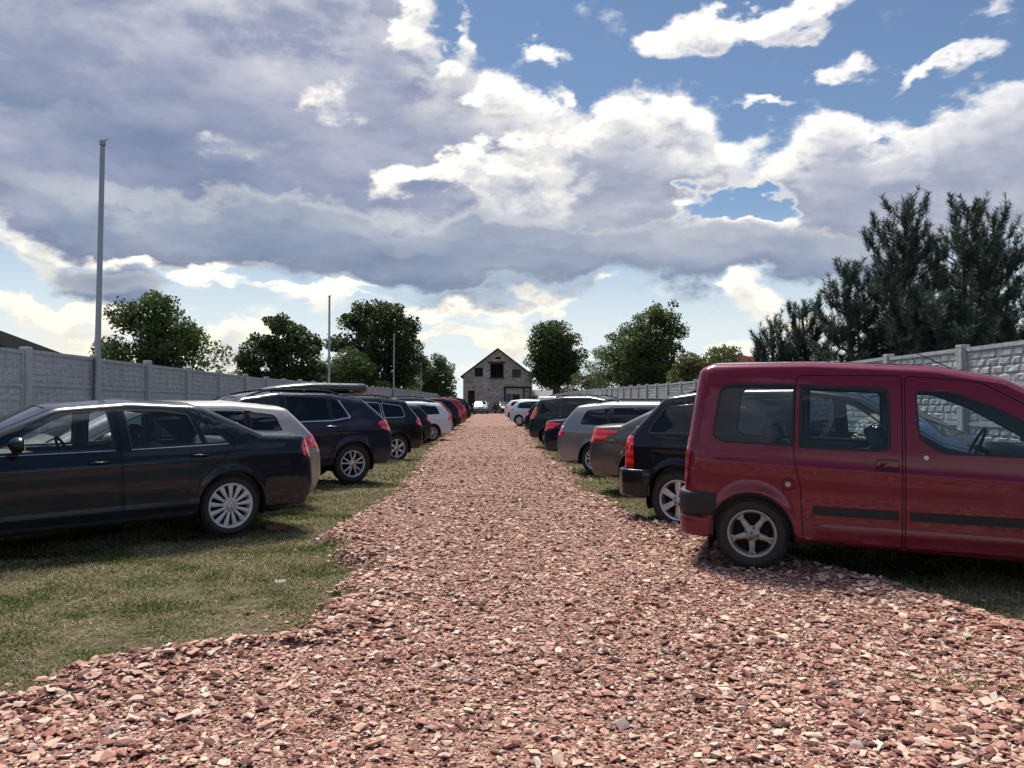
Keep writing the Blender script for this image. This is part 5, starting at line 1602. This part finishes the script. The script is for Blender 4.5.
def pine(name, label, x, y, h, spread, seed, low=.5, group=None, dens=1.0, lean=0.):
    rg = np.random.default_rng(seed)
    r = empty(name, (x, y, -.05)); tag(r, label, 'tree', group)
    b = MB()
    tp = [Vector((lean*z*z/h+.10*math.sin(z*.7+seed), .08*math.cos(z*.9+seed), z)) for z in np.linspace(-.3, h, 12)]
    b.tube(tp, [.17*(1-.93*i/11)+.006 for i in range(12)], 9)
    def trunk_at(z):
        t = (z+.3)/(h+.3)*11; i = int(min(max(t, 0), 10)); f = t-i
        return tp[i]*(1-f)+tp[i+1]*f
    shoots = []
    z = low
    while z < h-.15:
        f = (z-low)/(h-low)
        ln = spread*(1-f)**.6*min(1, .55+f*3)*(.85+.3*rg.random())+.25
        nb = int(rg.integers(5, 8)) if f < .8 else 4
        a0 = rg.random()*6.28
        for k in range(nb):
            a = a0+k*6.28/nb+rg.normal()*.22
            l = ln*(.6+.55*rg.random())
            up = .22+1.2*f+rg.normal()*.12
            p0 = trunk_at(z+rg.normal()*.06)
            dirv = Vector((math.cos(a), math.sin(a), 0))
            pts = [p0]; m = 5
            for q in range(1, m+1):
                t = q/m
                pts.append(p0+dirv*l*t*(1-.12*t)+Vector((0, 0, l*(up*.35*t+.38*t*t))))
            b.tube(pts, [.030*(1-f*.5)*(1-.85*q/m)+.004 for q in range(m+1)], 5, cap=False)
            shoots.append((pts[-1], (pts[-1]-pts[-2]).normalized(), .38+.2*rg.random()))
            ns = int((4+l*8.5)*(1-.4*f))
            for s in range(ns):
                t = .28+.72*rg.random(); q = t*m; i = min(int(q), m-1)
                p = pts[i].lerp(pts[i+1], q-i)
                side = dirv.cross(Vector((0, 0, 1)))*(1 if rg.random() < .5 else -1)
                d = (side*(.4+.5*rg.random())+dirv*(.3+.4*rg.random())+Vector((0, 0, .40+.6*rg.random()+1.1*f))).normalized()
                sl = (.22+.32*rg.random())*(.7+.5*(1-f))
                e = p+d*sl
                b.tube([p, e], [.008, .004], 4, cap=False)
                shoots.append((e, (d+Vector((0, 0, .9))).normalized(), (.30+.2*rg.random())*(1+.55*f)))
        z += .36+.22*rg.random()
    shoots.append((tp[-1]-Vector((0, 0, .1)), Vector((0, 0, 1)), .45))
    b.build('trunk', M['bark'], r, fix=False)
    # needle brushes
    A = []; 
    Vs = []; 
    for p, d, l in shoots:
        n = int(56*dens)
        t = rg.random(n)
        base = np.array(p)[None]-np.array(d)[None]*(l*(1-t))[:, None]*.9+np.array(d)[None]*.05
        rad = rg.normal(size=(n, 3)); dd = np.array(d)
        rad -= (rad@dd)[:, None]*dd[None]; rad /= np.linalg.norm(rad, axis=1)[:, None]
        nd_ = rad*.85+dd[None]*(.55+.4*rg.random(n))[:, None]
        nl = (.105+.07*rg.random(n))
        tip = base+nd_*nl[:, None]
        sd = np.cross(nd_, rg.normal(size=(n, 3))); sd /= np.linalg.norm(sd, axis=1)[:, None]
        wv = .009
        Vs.append(np.stack([base-sd*wv, base+sd*wv, tip], 1).reshape(-1, 3))
    V = np.concatenate(Vs)
    F = np.arange(len(V)).reshape(-1, 3)
    link(bpy.data.objects.new('crown', raw_mesh('crown', V, F, [M['needle']])), r)
    return r

def build_trees():
    # left side; lateral = (px-498)*d/788
    GT = 'trees beyond the left fence'
    d = 30; k = d/788
    broadleaf('maple_tree', 'broad green tree with a pointed top behind the tall near pole', (158-498)*k, d, [(-.55, 0, 3.4, 1.35, 1.6), (.75, .2, 3.3, 1.35, 1.5), (.0, 0, 4.5, .95, 1.3), (-.25, 0, 5.5, .40, .75), (1.3, 0, 2.4, .8, .9), (-1.4, .1, 2.5, .7, .9)], 0.117, M['leaf_mid'], 19227, .16, GT, .42, nclump=90)
    for (px, tx, lab) in ((212, 1.6, 'low sapling with thin sprays behind the left fence, nearer the near pole'), (232, 1.5, 'low bush peeping over the left fence before the dark round trees')):
        broadleaf('sapling', lab, (px-498)*.0482, 38, [(-.4, 0, 2.4, .5, .75), (.4, 0, 2.2, .55, .65)], 0.094, M['leaf_olive'], 2218, .05, GT, .5, nclump=27)
    d = 55; k = d/788
    broadleaf('linden_tree', 'dark broadleaf tree left of the second pole', (282-498)*k, d, [(-1.2, 0, 4.3, 1.6, 2.1), (1.0, .3, 4.5, 1.7, 2.2), (0, 0, 5.8, 1.4, 1.7), (-2.0, 0, 3.2, .9, 1.2), (2.2, 0, 3.4, 1.0, 1.3)], 0.203, M['leaf_dark'], 19720, .28, GT, .40, nclump=105)
    d = 62; k = d/788
    broadleaf('oak_tree', 'largest dark tree on the left, right of the second pole', (376-498)*k, d, [(-1.9, 0, 6.0, 1.9, 2.6), (.6, .4, 6.4, 2.2, 2.9), (2.0, 0, 5.2, 1.6, 2.4), (-.6, 0, 7.9, 1.7, 1.7), (-.2, 0, 3.2, 2.6, 1.8)], 0.218, M['leaf_dark'], 27115, .34, GT, .38, nclump=135)
    d = 58; k = d/788
    broadleaf('hazel_bush', 'lighter green bushy tree in front of the largest dark tree', (352-498)*k, d, [(.2, 0, 3.4, 1.6, 1.7), (1.4, 0, 2.7, 1.2, 1.4), (-1.6, 0, 2.8, 1.5, 1.3), (-2.9, 0, 2.4, 1.1, 1.1)], 0.156, M['leaf_mid'], 12818, .14, GT, .42, nclump=72)
    d = 96; k = d/788
    broadleaf('willow_tree', 'pale green tree between the third pole and the barn', (430-498)*k, d, [(-1.2, 0, 4.6, 2.0, 2.3), (1.2, 0, 4.4, 1.9, 2.1), (0, 0, 5.9, 1.6, 1.4), (2.3, 0, 2.6, 1.0, 1.6), (-2.6, 0, 2.6, 1.2, 1.7)], 0.234, M['leaf_mid'], 12818, .28, GT, .42, nclump=90)
    d = 102; k = d/788
    broadleaf('bush', 'dense bush low behind the fence beside the barn', (408-498)*k, d, [(-2.5, 0, 2.2, 2., 1.7), (1.5, 0, 2.0, 2.2, 1.5), (4.2, 0, 1.8, 1.6, 1.4)], 0.234, M['leaf_dark'], 7395, .15, GT, .45, cat='bush', nclump=60)
    d = 66; k = d/788
    broadleaf('bush', 'green bush filling the gap left of the second pole', (316-498)*k, d, [(-1.3, 0, 2.6, 1.6, 1.6), (1.0, 0, 3.0, 1.7, 1.8)], .17, M['leaf_mid'], 6500, .12, GT, .45, cat='bush', nclump=45)
    d = 80; k = d/788
    broadleaf('bush', 'green bush right of the third pole', (402-498)*k, d, [(-1.3, 0, 2.6, 1.5, 1.7), (.8, 0, 2.4, 1.3, 1.5)], .2, M['leaf_pale'], 5000, .12, GT, .45, cat='bush', nclump=40)
    # right side
    GT = 'trees beyond the right fence'
    d = 94; k = d/788
    broadleaf('chestnut_tree', 'dense dark round tree right of the barn', (556-498)*k, d, [(-.4, 0, 7.6, 2.6, 3.1), (1.0, .3, 6.6, 2.3, 2.8), (-.2, 0, 9.3, 2.0, 2.1), (.9, 0, 4.4, 1.9, 2.2), (-1.0, 0, 5.7, 2.0, 2.4)], 0.265, M['leaf_dark'], 27115, .45, GT, .42, nclump=135)
    d = 54; k = d/788
    broadleaf('ash_tree', 'tall leafy tree with loose sprays right of the dark round tree', (652-498)*k, d, [(-1.9, 0, 5.2, 1.4, 1.6), (.3, 0, 6.0, 1.7, 2.0), (1.6, .2, 5.4, 1.2, 1.8), (.9, 0, 7.6, 1.0, 1.2), (-.5, 0, 4.2, 2.2, 2.0), (2.0, 0, 3.6, .9, 1.3), (-2.9, 0, 4.2, .7, 1.0)], 0.164, M['leaf_mid'], 22185, .25, GT, .36, nclump=135)
    d = 66; k = d/788
    broadleaf('hazel_bush', 'tall olive bush left of the tall leafy tree', (618-498)*k, d, [(-1.2, 0, 3.8, 1.6, 2.2), (.8, 0, 4.4, 1.6, 2.3), (2.2, 0, 3.2, 1.6, 1.8), (3.6, 0, 2.8, 1.4, 1.4)], 0.133, M['leaf_mid'], 14790, .12, GT, .42, cat='bush', nclump=75)
    d = 84; k = d/788
    broadleaf('bush', 'low bush at the foot of the dark round tree', (592-498)*k, d, [(-.9, 0, 2.7, 1.7, 1.7), (1.3, 0, 3.0, 2.0, 1.8)], 0.187, M['leaf_olive'], 6409, .12, GT, .45, cat='bush', nclump=45)
    d = 46; k = d/788
    broadleaf('hazel_bush', 'sunlit olive bush before the red roof', (712-498)*k, d, [(-1.2, 0, 2.8, 1.2, 1.3), (.6, 0, 3.3, 1.2, 1.4), (1.9, 0, 2.8, 1.1, 1.1), (.9, 0, 4.4, .5, .6)], 0.140, M['leaf_olive'], 11339, .12, GT, .42, cat='bush', nclump=69)
    d = 58; k = d/788
    broadleaf('bush', 'mid green bush between the tall leafy tree and the olive bush', (690-498)*k, d, [(-1.4, 0, 2.7, 1.5, 1.7), (.9, 0, 2.5, 1.5, 1.4)], .17, M['leaf_mid'], 6500, .12, GT, .45, cat='bush', nclump=45)
    # pines close behind the right fence
    GP = 'pines behind the right fence'
    pine('pine_tree', 'tall open-topped pine, left of the pair over the red van', 10.5, 20.2, 6.7, 1.6, 3, .5, GP)
    pine('pine_tree', 'tall pine near the right edge of the photo', 12.5, 20.6, 6.75, 1.5, 8, .5, GP)
    pine('pine_tree', 'tall pine cut by the right edge of the photo', 13.9, 21.5, 6.8, 1.5, 51, .5, GP)
    pine('pine_tree', 'slender pine between the two tall pines', 11.9, 22.5, 6.0, 1.2, 14, .6, GP)
    pine('pine_tree', 'bushy lower pine standing out left of the tall pair', 9.35, 20.5, 5.0, 1.25, 21, .3, GP, 1.1)
    pine('pine_tree', 'dense young pine filling the foot of the open-topped pine', 10.6, 18.6, 3.9, 1.5, 27, .2, GP, 1.3)
    pine('pine_tree', 'dense young pine at the foot of the pine near the right edge', 12.6, 18.9, 3.9, 1.5, 33, .2, GP, 1.3)
    pine('pine_tree', 'small dark pine left of the bushy lower pine', 8.9, 22.6, 4.3, 1.0, 39, .3, GP, 1.1)
    pine('pine_tree', 'smallest pine, beside the red roof', 8.05, 23.0, 3.7, .9, 45, .3, GP)

# ------------------------------------------------------------------ sky, light, camera
SUN_EL, SUN_AZ = 58., -15.      # azimuth from +y towards +x
def build_world():
    w = bpy.data.worlds.new('World'); SC.world = w; w.use_nodes = True
    nt = w.node_tree; nt.nodes.clear()
    out = nt.nodes.new('ShaderNodeOutputWorld')
    sky = nt.nodes.new('ShaderNodeTexSky'); sky.sky_type = 'NISHITA'; sky.sun_disc = False
    sky.sun_elevation = R(SUN_EL); sky.sun_rotation = R(SUN_AZ); sky.air_density = 1.0; sky.dust_density = .15; sky.ozone_density = 3.
    bg = nd(nt, 'ShaderNodeBackground', ins={0: sky.outputs[0], 1: SKY_STR})
    tc = nt.nodes.new('ShaderNodeTexCoord')
    v0 = tc.outputs['Generated']
    up = vmath(nt, 'NORMALIZE', vmath(nt, 'ADD', v0, (-.003, 0, .024)).outputs[0]).outputs[0]
    # coordinates and shared noises, once for the direction itself and once a little towards the sun
    gt = bpy.data.node_groups.new('cloud_field', 'ShaderNodeTree')
    gt.interface.new_socket('Dir', in_out='INPUT', socket_type='NodeSocketVector')
    for nm in ('P', 'N'): gt.interface.new_socket(nm, in_out='OUTPUT', socket_type='NodeSocketVector')
    for nm in ('Gen', ): gt.interface.new_socket(nm, in_out='OUTPUT', socket_type='NodeSocketFloat')
    gi = gt.nodes.new('NodeGroupInput'); go = gt.nodes.new('NodeGroupOutput')
    dv = gi.outputs[0]
    s = gt.nodes.new('ShaderNodeSeparateXYZ'); lk(gt, dv, s.inputs[0])
    az = math_(gt, 'ARCTAN2', s.outputs[0], s.outputs[1]); el = math_(gt, 'ARCSINE', s.outputs[2])
    st = vmath(gt, 'MULTIPLY', dv, (1., 1., 1.7)).outputs[0]
    wn = nd(gt, 'ShaderNodeTexNoise', ins={0: st, 'Scale': 7.5, 'Detail': 5., 'Roughness': .56})
    wv = vmath(gt, 'MULTIPLY', vmath(gt, 'SUBTRACT', wn.outputs[1], (.5, .5, .5)).outputs[0], (.25, .17, 0)).outputs[0]
    cb = nd(gt, 'ShaderNodeCombineXYZ', ins={0: az, 1: el})
    lk(gt, vmath(gt, 'ADD', cb.outputs[0], wv).outputs[0], go.inputs['P'])
    fb = nd(gt, 'ShaderNodeTexNoise', ins={0: st, 'Scale': 10., 'Detail': 8., 'Roughness': .575})
    lk(gt, vmath(gt, 'SUBTRACT', fb.outputs[1], (.5, .5, .5)).outputs[0], go.inputs['N'])
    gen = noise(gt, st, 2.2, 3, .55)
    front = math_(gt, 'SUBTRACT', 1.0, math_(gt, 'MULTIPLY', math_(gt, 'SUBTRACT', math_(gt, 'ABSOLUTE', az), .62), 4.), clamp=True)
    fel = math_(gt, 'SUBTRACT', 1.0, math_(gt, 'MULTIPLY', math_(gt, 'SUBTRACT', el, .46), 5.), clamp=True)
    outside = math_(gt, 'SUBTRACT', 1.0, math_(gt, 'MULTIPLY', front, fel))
    lk(gt, math_(gt, 'MULTIPLY', outside, math_(gt, 'MULTIPLY', math_(gt, 'SUBTRACT', math_(gt, 'MULTIPLY_ADD', el, .10, gen), .53), 4.5)), go.inputs['Gen'])  # out-of-frame cloud cover, thickened with height to add fill light
    F = []
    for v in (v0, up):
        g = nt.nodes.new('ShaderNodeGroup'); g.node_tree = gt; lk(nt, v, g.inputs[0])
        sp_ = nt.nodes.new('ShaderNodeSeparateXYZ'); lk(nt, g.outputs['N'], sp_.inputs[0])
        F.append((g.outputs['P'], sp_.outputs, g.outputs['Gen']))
    sep = nt.nodes.new('ShaderNodeSeparateXYZ'); lk(nt, v0, sep.inputs[0])
    elv = math_(nt, 'ARCSINE', sep.outputs[2])
    stz = vmath(nt, 'MULTIPLY', v0, (1., 1., 3.0)).outputs[0]
    sl = noise(nt, stz, 4.2, 6, .58)
    # the glow of the hidden sun, strongest above the middle of the lane
    sd = Vector((math.sin(R(-3))*math.cos(R(20)), math.cos(R(-3))*math.cos(R(20)), math.sin(R(20))))
    cs = vmath(nt, 'DOT_PRODUCT', v0, tuple(sd)).outputs['Value']
    glow = nd(nt, 'ShaderNodeMapRange', interpolation_type='SMOOTHSTEP', ins={0: cs, 1: .80, 2: .995}).outputs[0]
    rim = mixc(nt, glow, (.50, .50, .52), (.80, .76, .66))
    lowf = nd(nt, 'ShaderNodeMapRange', ins={0: elv, 1: .22, 2: .03, 3: 0., 4: 1.}).outputs[0]
    rim = mixc(nt, lowf, rim, (.68, .62, .47))
    # unseen cloud cover overhead, brightened to add soft fill light
    sdir = (math.sin(R(SUN_AZ))*math.cos(R(SUN_EL)), math.cos(R(SUN_AZ))*math.cos(R(SUN_EL)), math.sin(R(SUN_EL)))
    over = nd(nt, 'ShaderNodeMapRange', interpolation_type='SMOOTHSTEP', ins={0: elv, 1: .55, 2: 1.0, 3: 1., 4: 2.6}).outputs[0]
    hz = nd(nt, 'ShaderNodeMapRange', interpolation_type='SMOOTHSTEP', ins={0: elv, 1: .26, 2: .03, 3: 0., 4: .95}).outputs[0]
    veil = nd(nt, 'ShaderNodeBackground', ins={0: (.47, .51, .52, 1), 1: 1.0})
    cur = nd(nt, 'ShaderNodeMixShader', ins={0: hz, 1: bg.outputs[0], 2: veil.outputs[0]}).outputs[0]
    for li, (blobs, ch, det, cols, thin_hi, cap, (c0, c1), wt, wl, ws_) in enumerate(LAYERS):
        Ds = []
        for P, Nz, gen_ in F:
            acc = None
            for (X, Y, rx, ry, amp) in blobs:
                a = math.atan((X-498)/788); e = math.atan((406-Y)/788*math.cos(a))
                q = vmath(nt, 'MULTIPLY_ADD', P, (788/rx, 788/ry, 0), (-a*788/rx, -e*788/ry, 0)).outputs[0]
                d2 = vmath(nt, 'DOT_PRODUCT', q, q).outputs['Value']
                f = math_(nt, 'SUBTRACT', 1.0, math_(nt, 'MULTIPLY', d2, .5), clamp=True)
                f = math_(nt, 'MULTIPLY', f, f)
                acc = math_(nt, 'MULTIPLY', f, amp) if acc is None else math_(nt, 'MULTIPLY_ADD', f, amp, acc)
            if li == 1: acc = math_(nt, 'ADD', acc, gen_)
            acc = math_(nt, 'MINIMUM', acc, cap)
            nz = Nz[ch] if ch < 3 else math_(nt, 'SUBTRACT', Nz[0], Nz[2])
            Ds.append(math_(nt, 'MULTIPLY_ADD', nz, det, acc))
        D0, D1 = Ds
        cov = nd(nt, 'ShaderNodeMapRange', interpolation_type='SMOOTHSTEP', ins={0: D0, 1: c0, 2: c1}).outputs[0]
        thin = nd(nt, 'ShaderNodeMapRange', interpolation_type='SMOOTHSTEP', ins={0: D0, 1: .44, 2: thin_hi, 3: 1., 4: 0.}).outputs[0]
        deep = nd(nt, 'ShaderNodeMapRange', interpolation_type='SMOOTHSTEP', ins={0: D0, 1: .75, 2: 1.4, 3: 1., 4: .15}).outputs[0]
        lit = math_(nt, 'MULTIPLY', math_(nt, 'MULTIPLY', math_(nt, 'SUBTRACT', D0, D1), 2.3, clamp=True), deep)
        shade = math_(nt, 'MULTIPLY', math_(nt, 'SUBTRACT', D1, D0), 1.3*ws_, clamp=True)
        body = ramp(nt, sl, [(.34, cols[0]), (.5, cols[1]), (.66, cols[2])])
        body = mixc(nt, shade, body, tuple(c*.72 for c in cols[0]))
        bright = math_(nt, 'ADD', math_(nt, 'MULTIPLY', thin, wt), math_(nt, 'MULTIPLY', lit, wl), clamp=True)
        cc = mixc(nt, bright, body, rim)
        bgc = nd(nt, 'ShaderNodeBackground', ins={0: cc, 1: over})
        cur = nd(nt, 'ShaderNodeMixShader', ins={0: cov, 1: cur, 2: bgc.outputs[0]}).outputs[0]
    lk(nt, cur, out.inputs[0])
    w.cycles.sampling_method = 'MANUAL'; w.cycles.sample_map_resolution = 512
SKY_STR = .05
SLATE = [(.118, .152, .225), (.162, .195, .268), (.222, .248, .312)]
LILAC = [(.118, .152, .235), (.182, .204, .285), (.275, .285, .350)]
PALE = [(.19, .215, .285), (.275, .29, .35), (.365, .372, .415)]
CREAM = [(0.286, 0.319, 0.361), (0.403, 0.412, 0.420), (0.521, 0.504, 0.462)]
LAYERS = [
    ([(475, 332, 62, 22, .9), (430, 303, 70, 9, .6), (660, 335, 44, 16, .7), (745, 308, 36, 18, .7), (150, 335, 100, 18, .6), (255, 345, 60, 26, .6), (690, 362, 80, 12, .55), (560, 355, 50, 14, .5), (50, 318, 90, 14, .7), (30, 262, 36, 26, .7), (20, 235, 60, 16, .6), (190, 272, 44, 20, .8), (300, 300, 60, 18, .6), (410, 330, 40, 14, .5), (540, 300, 80, 10, .5), (90, 345, 120, 10, .6), (360, 330, 60, 10, .5), (800, 330, 80, 12, .6), (330, 285, 120, 8, .5)], 3, 1.3, CREAM, 1.0, 1.1, (.22, .66), .6, .75, .8),
    ([(120, 80, 430, 150, 1.0), (330, 180, 230, 95, .8), (90, 190, 230, 50, .5), (400, 40, 40, 70, .4)], 0, 1.05, LILAC, .70, 1.35, (.34, .60), .38, .42, .8),
    ([(650, 150, 92, 62, 1.05), (575, 195, 140, 48, .75), (870, 182, 150, 60, 1.05), (1010, 168, 150, 60, 1.0), (512, 88, 40, 44, .82), (466, 32, 24, 30, .7), (416, 22, 26, 26, .55), (395, 172, 56, 24, .62), (460, 165, 70, 22, .55), (345, 110, 46, 26, .36), (235, 148, 50, 22, .42),
      (690, 20, 46, 26, .75), (800, 2, 85, 18, .8), (863, 46, 34, 14, .62), (930, 58, 40, 10, .5), (1000, 50, 42, 15, .7), (1000, 5, 30, 12, .6), (545, 30, 24, 14, .55), (770, 95, 38, 8, .5), (708, 180, 22, 16, -.75), (745, 203, 40, 13, -.85), (425, 135, 18, 8, -.7), (725, 235, 56, 20, .8),
      (105, 286, 46, 28, .85), (222, 262, 34, 12, .6), (140, 250, 40, 9, .55)], 1, 1.55, PALE, .84, 1.2, (.28, .66), .58, .78, .9),
    ([(600, 258, 280, 36, .9), (420, 250, 210, 34, .85), (560, 225, 150, 36, .7), (790, 268, 140, 30, .7), (250, 222, 150, 26, .7), (90, 205, 200, 26, .65), (100, 282, 56, 26, 1.0), (480, 300, 120, 10, .5), (230, 150, 50, 20, .5)], 2, .85, SLATE, .62, 1.2, (.18, .78), .06, .20, .45),
]

def build_light_camera():
    L = bpy.data.lights.new('sun', 'SUN'); L.energy = SUN_STR; L.angle = R(18); L.color = (1., .925, .80)
    o = link(bpy.data.objects.new('sun', L))
    d = Vector((math.sin(R(SUN_AZ))*math.cos(R(SUN_EL)), math.cos(R(SUN_AZ))*math.cos(R(SUN_EL)), math.sin(R(SUN_EL))))
    o.rotation_euler = d.to_track_quat('Z', 'Y').to_euler(); o.location = (0, 30, 40)
    c = bpy.data.cameras.new('camera'); c.sensor_width = 36; c.lens = 36*788/1024; c.clip_end = 5000; c.clip_start = .05
    co = link(bpy.data.objects.new('camera', c)); co.location = (0, 0, CAM_Z)
    co.rotation_euler = (R(90+1.6), 0, R(-1.02)); SC.camera = co
    vs = SC.view_settings; vs.view_transform = 'Standard'; vs.look = 'None'; vs.exposure = EXPOSURE; vs.gamma = 1
    cy = SC.cycles; cy.max_bounces = 7; cy.transparent_max_bounces = 16; cy.diffuse_bounces = 3; cy.glossy_bounces = 3
SUN_STR = 4.4; EXPOSURE = .85

build_world()
build_light_camera()
build_ground()
build_gravel()
build_grass()
build_fence(-7.10, 3.75, 44, 1, 2.25, 'grey precast concrete fence with stone-look panels behind the left row of cars')
build_fence(6.30, 2.35, 45, -1, 2.18, 'grey precast concrete fence with stone-look panels behind the red van and the right row')
build_poles()
build_barn()
build_houses()
build_trees()
build_cars()
build_scraps()
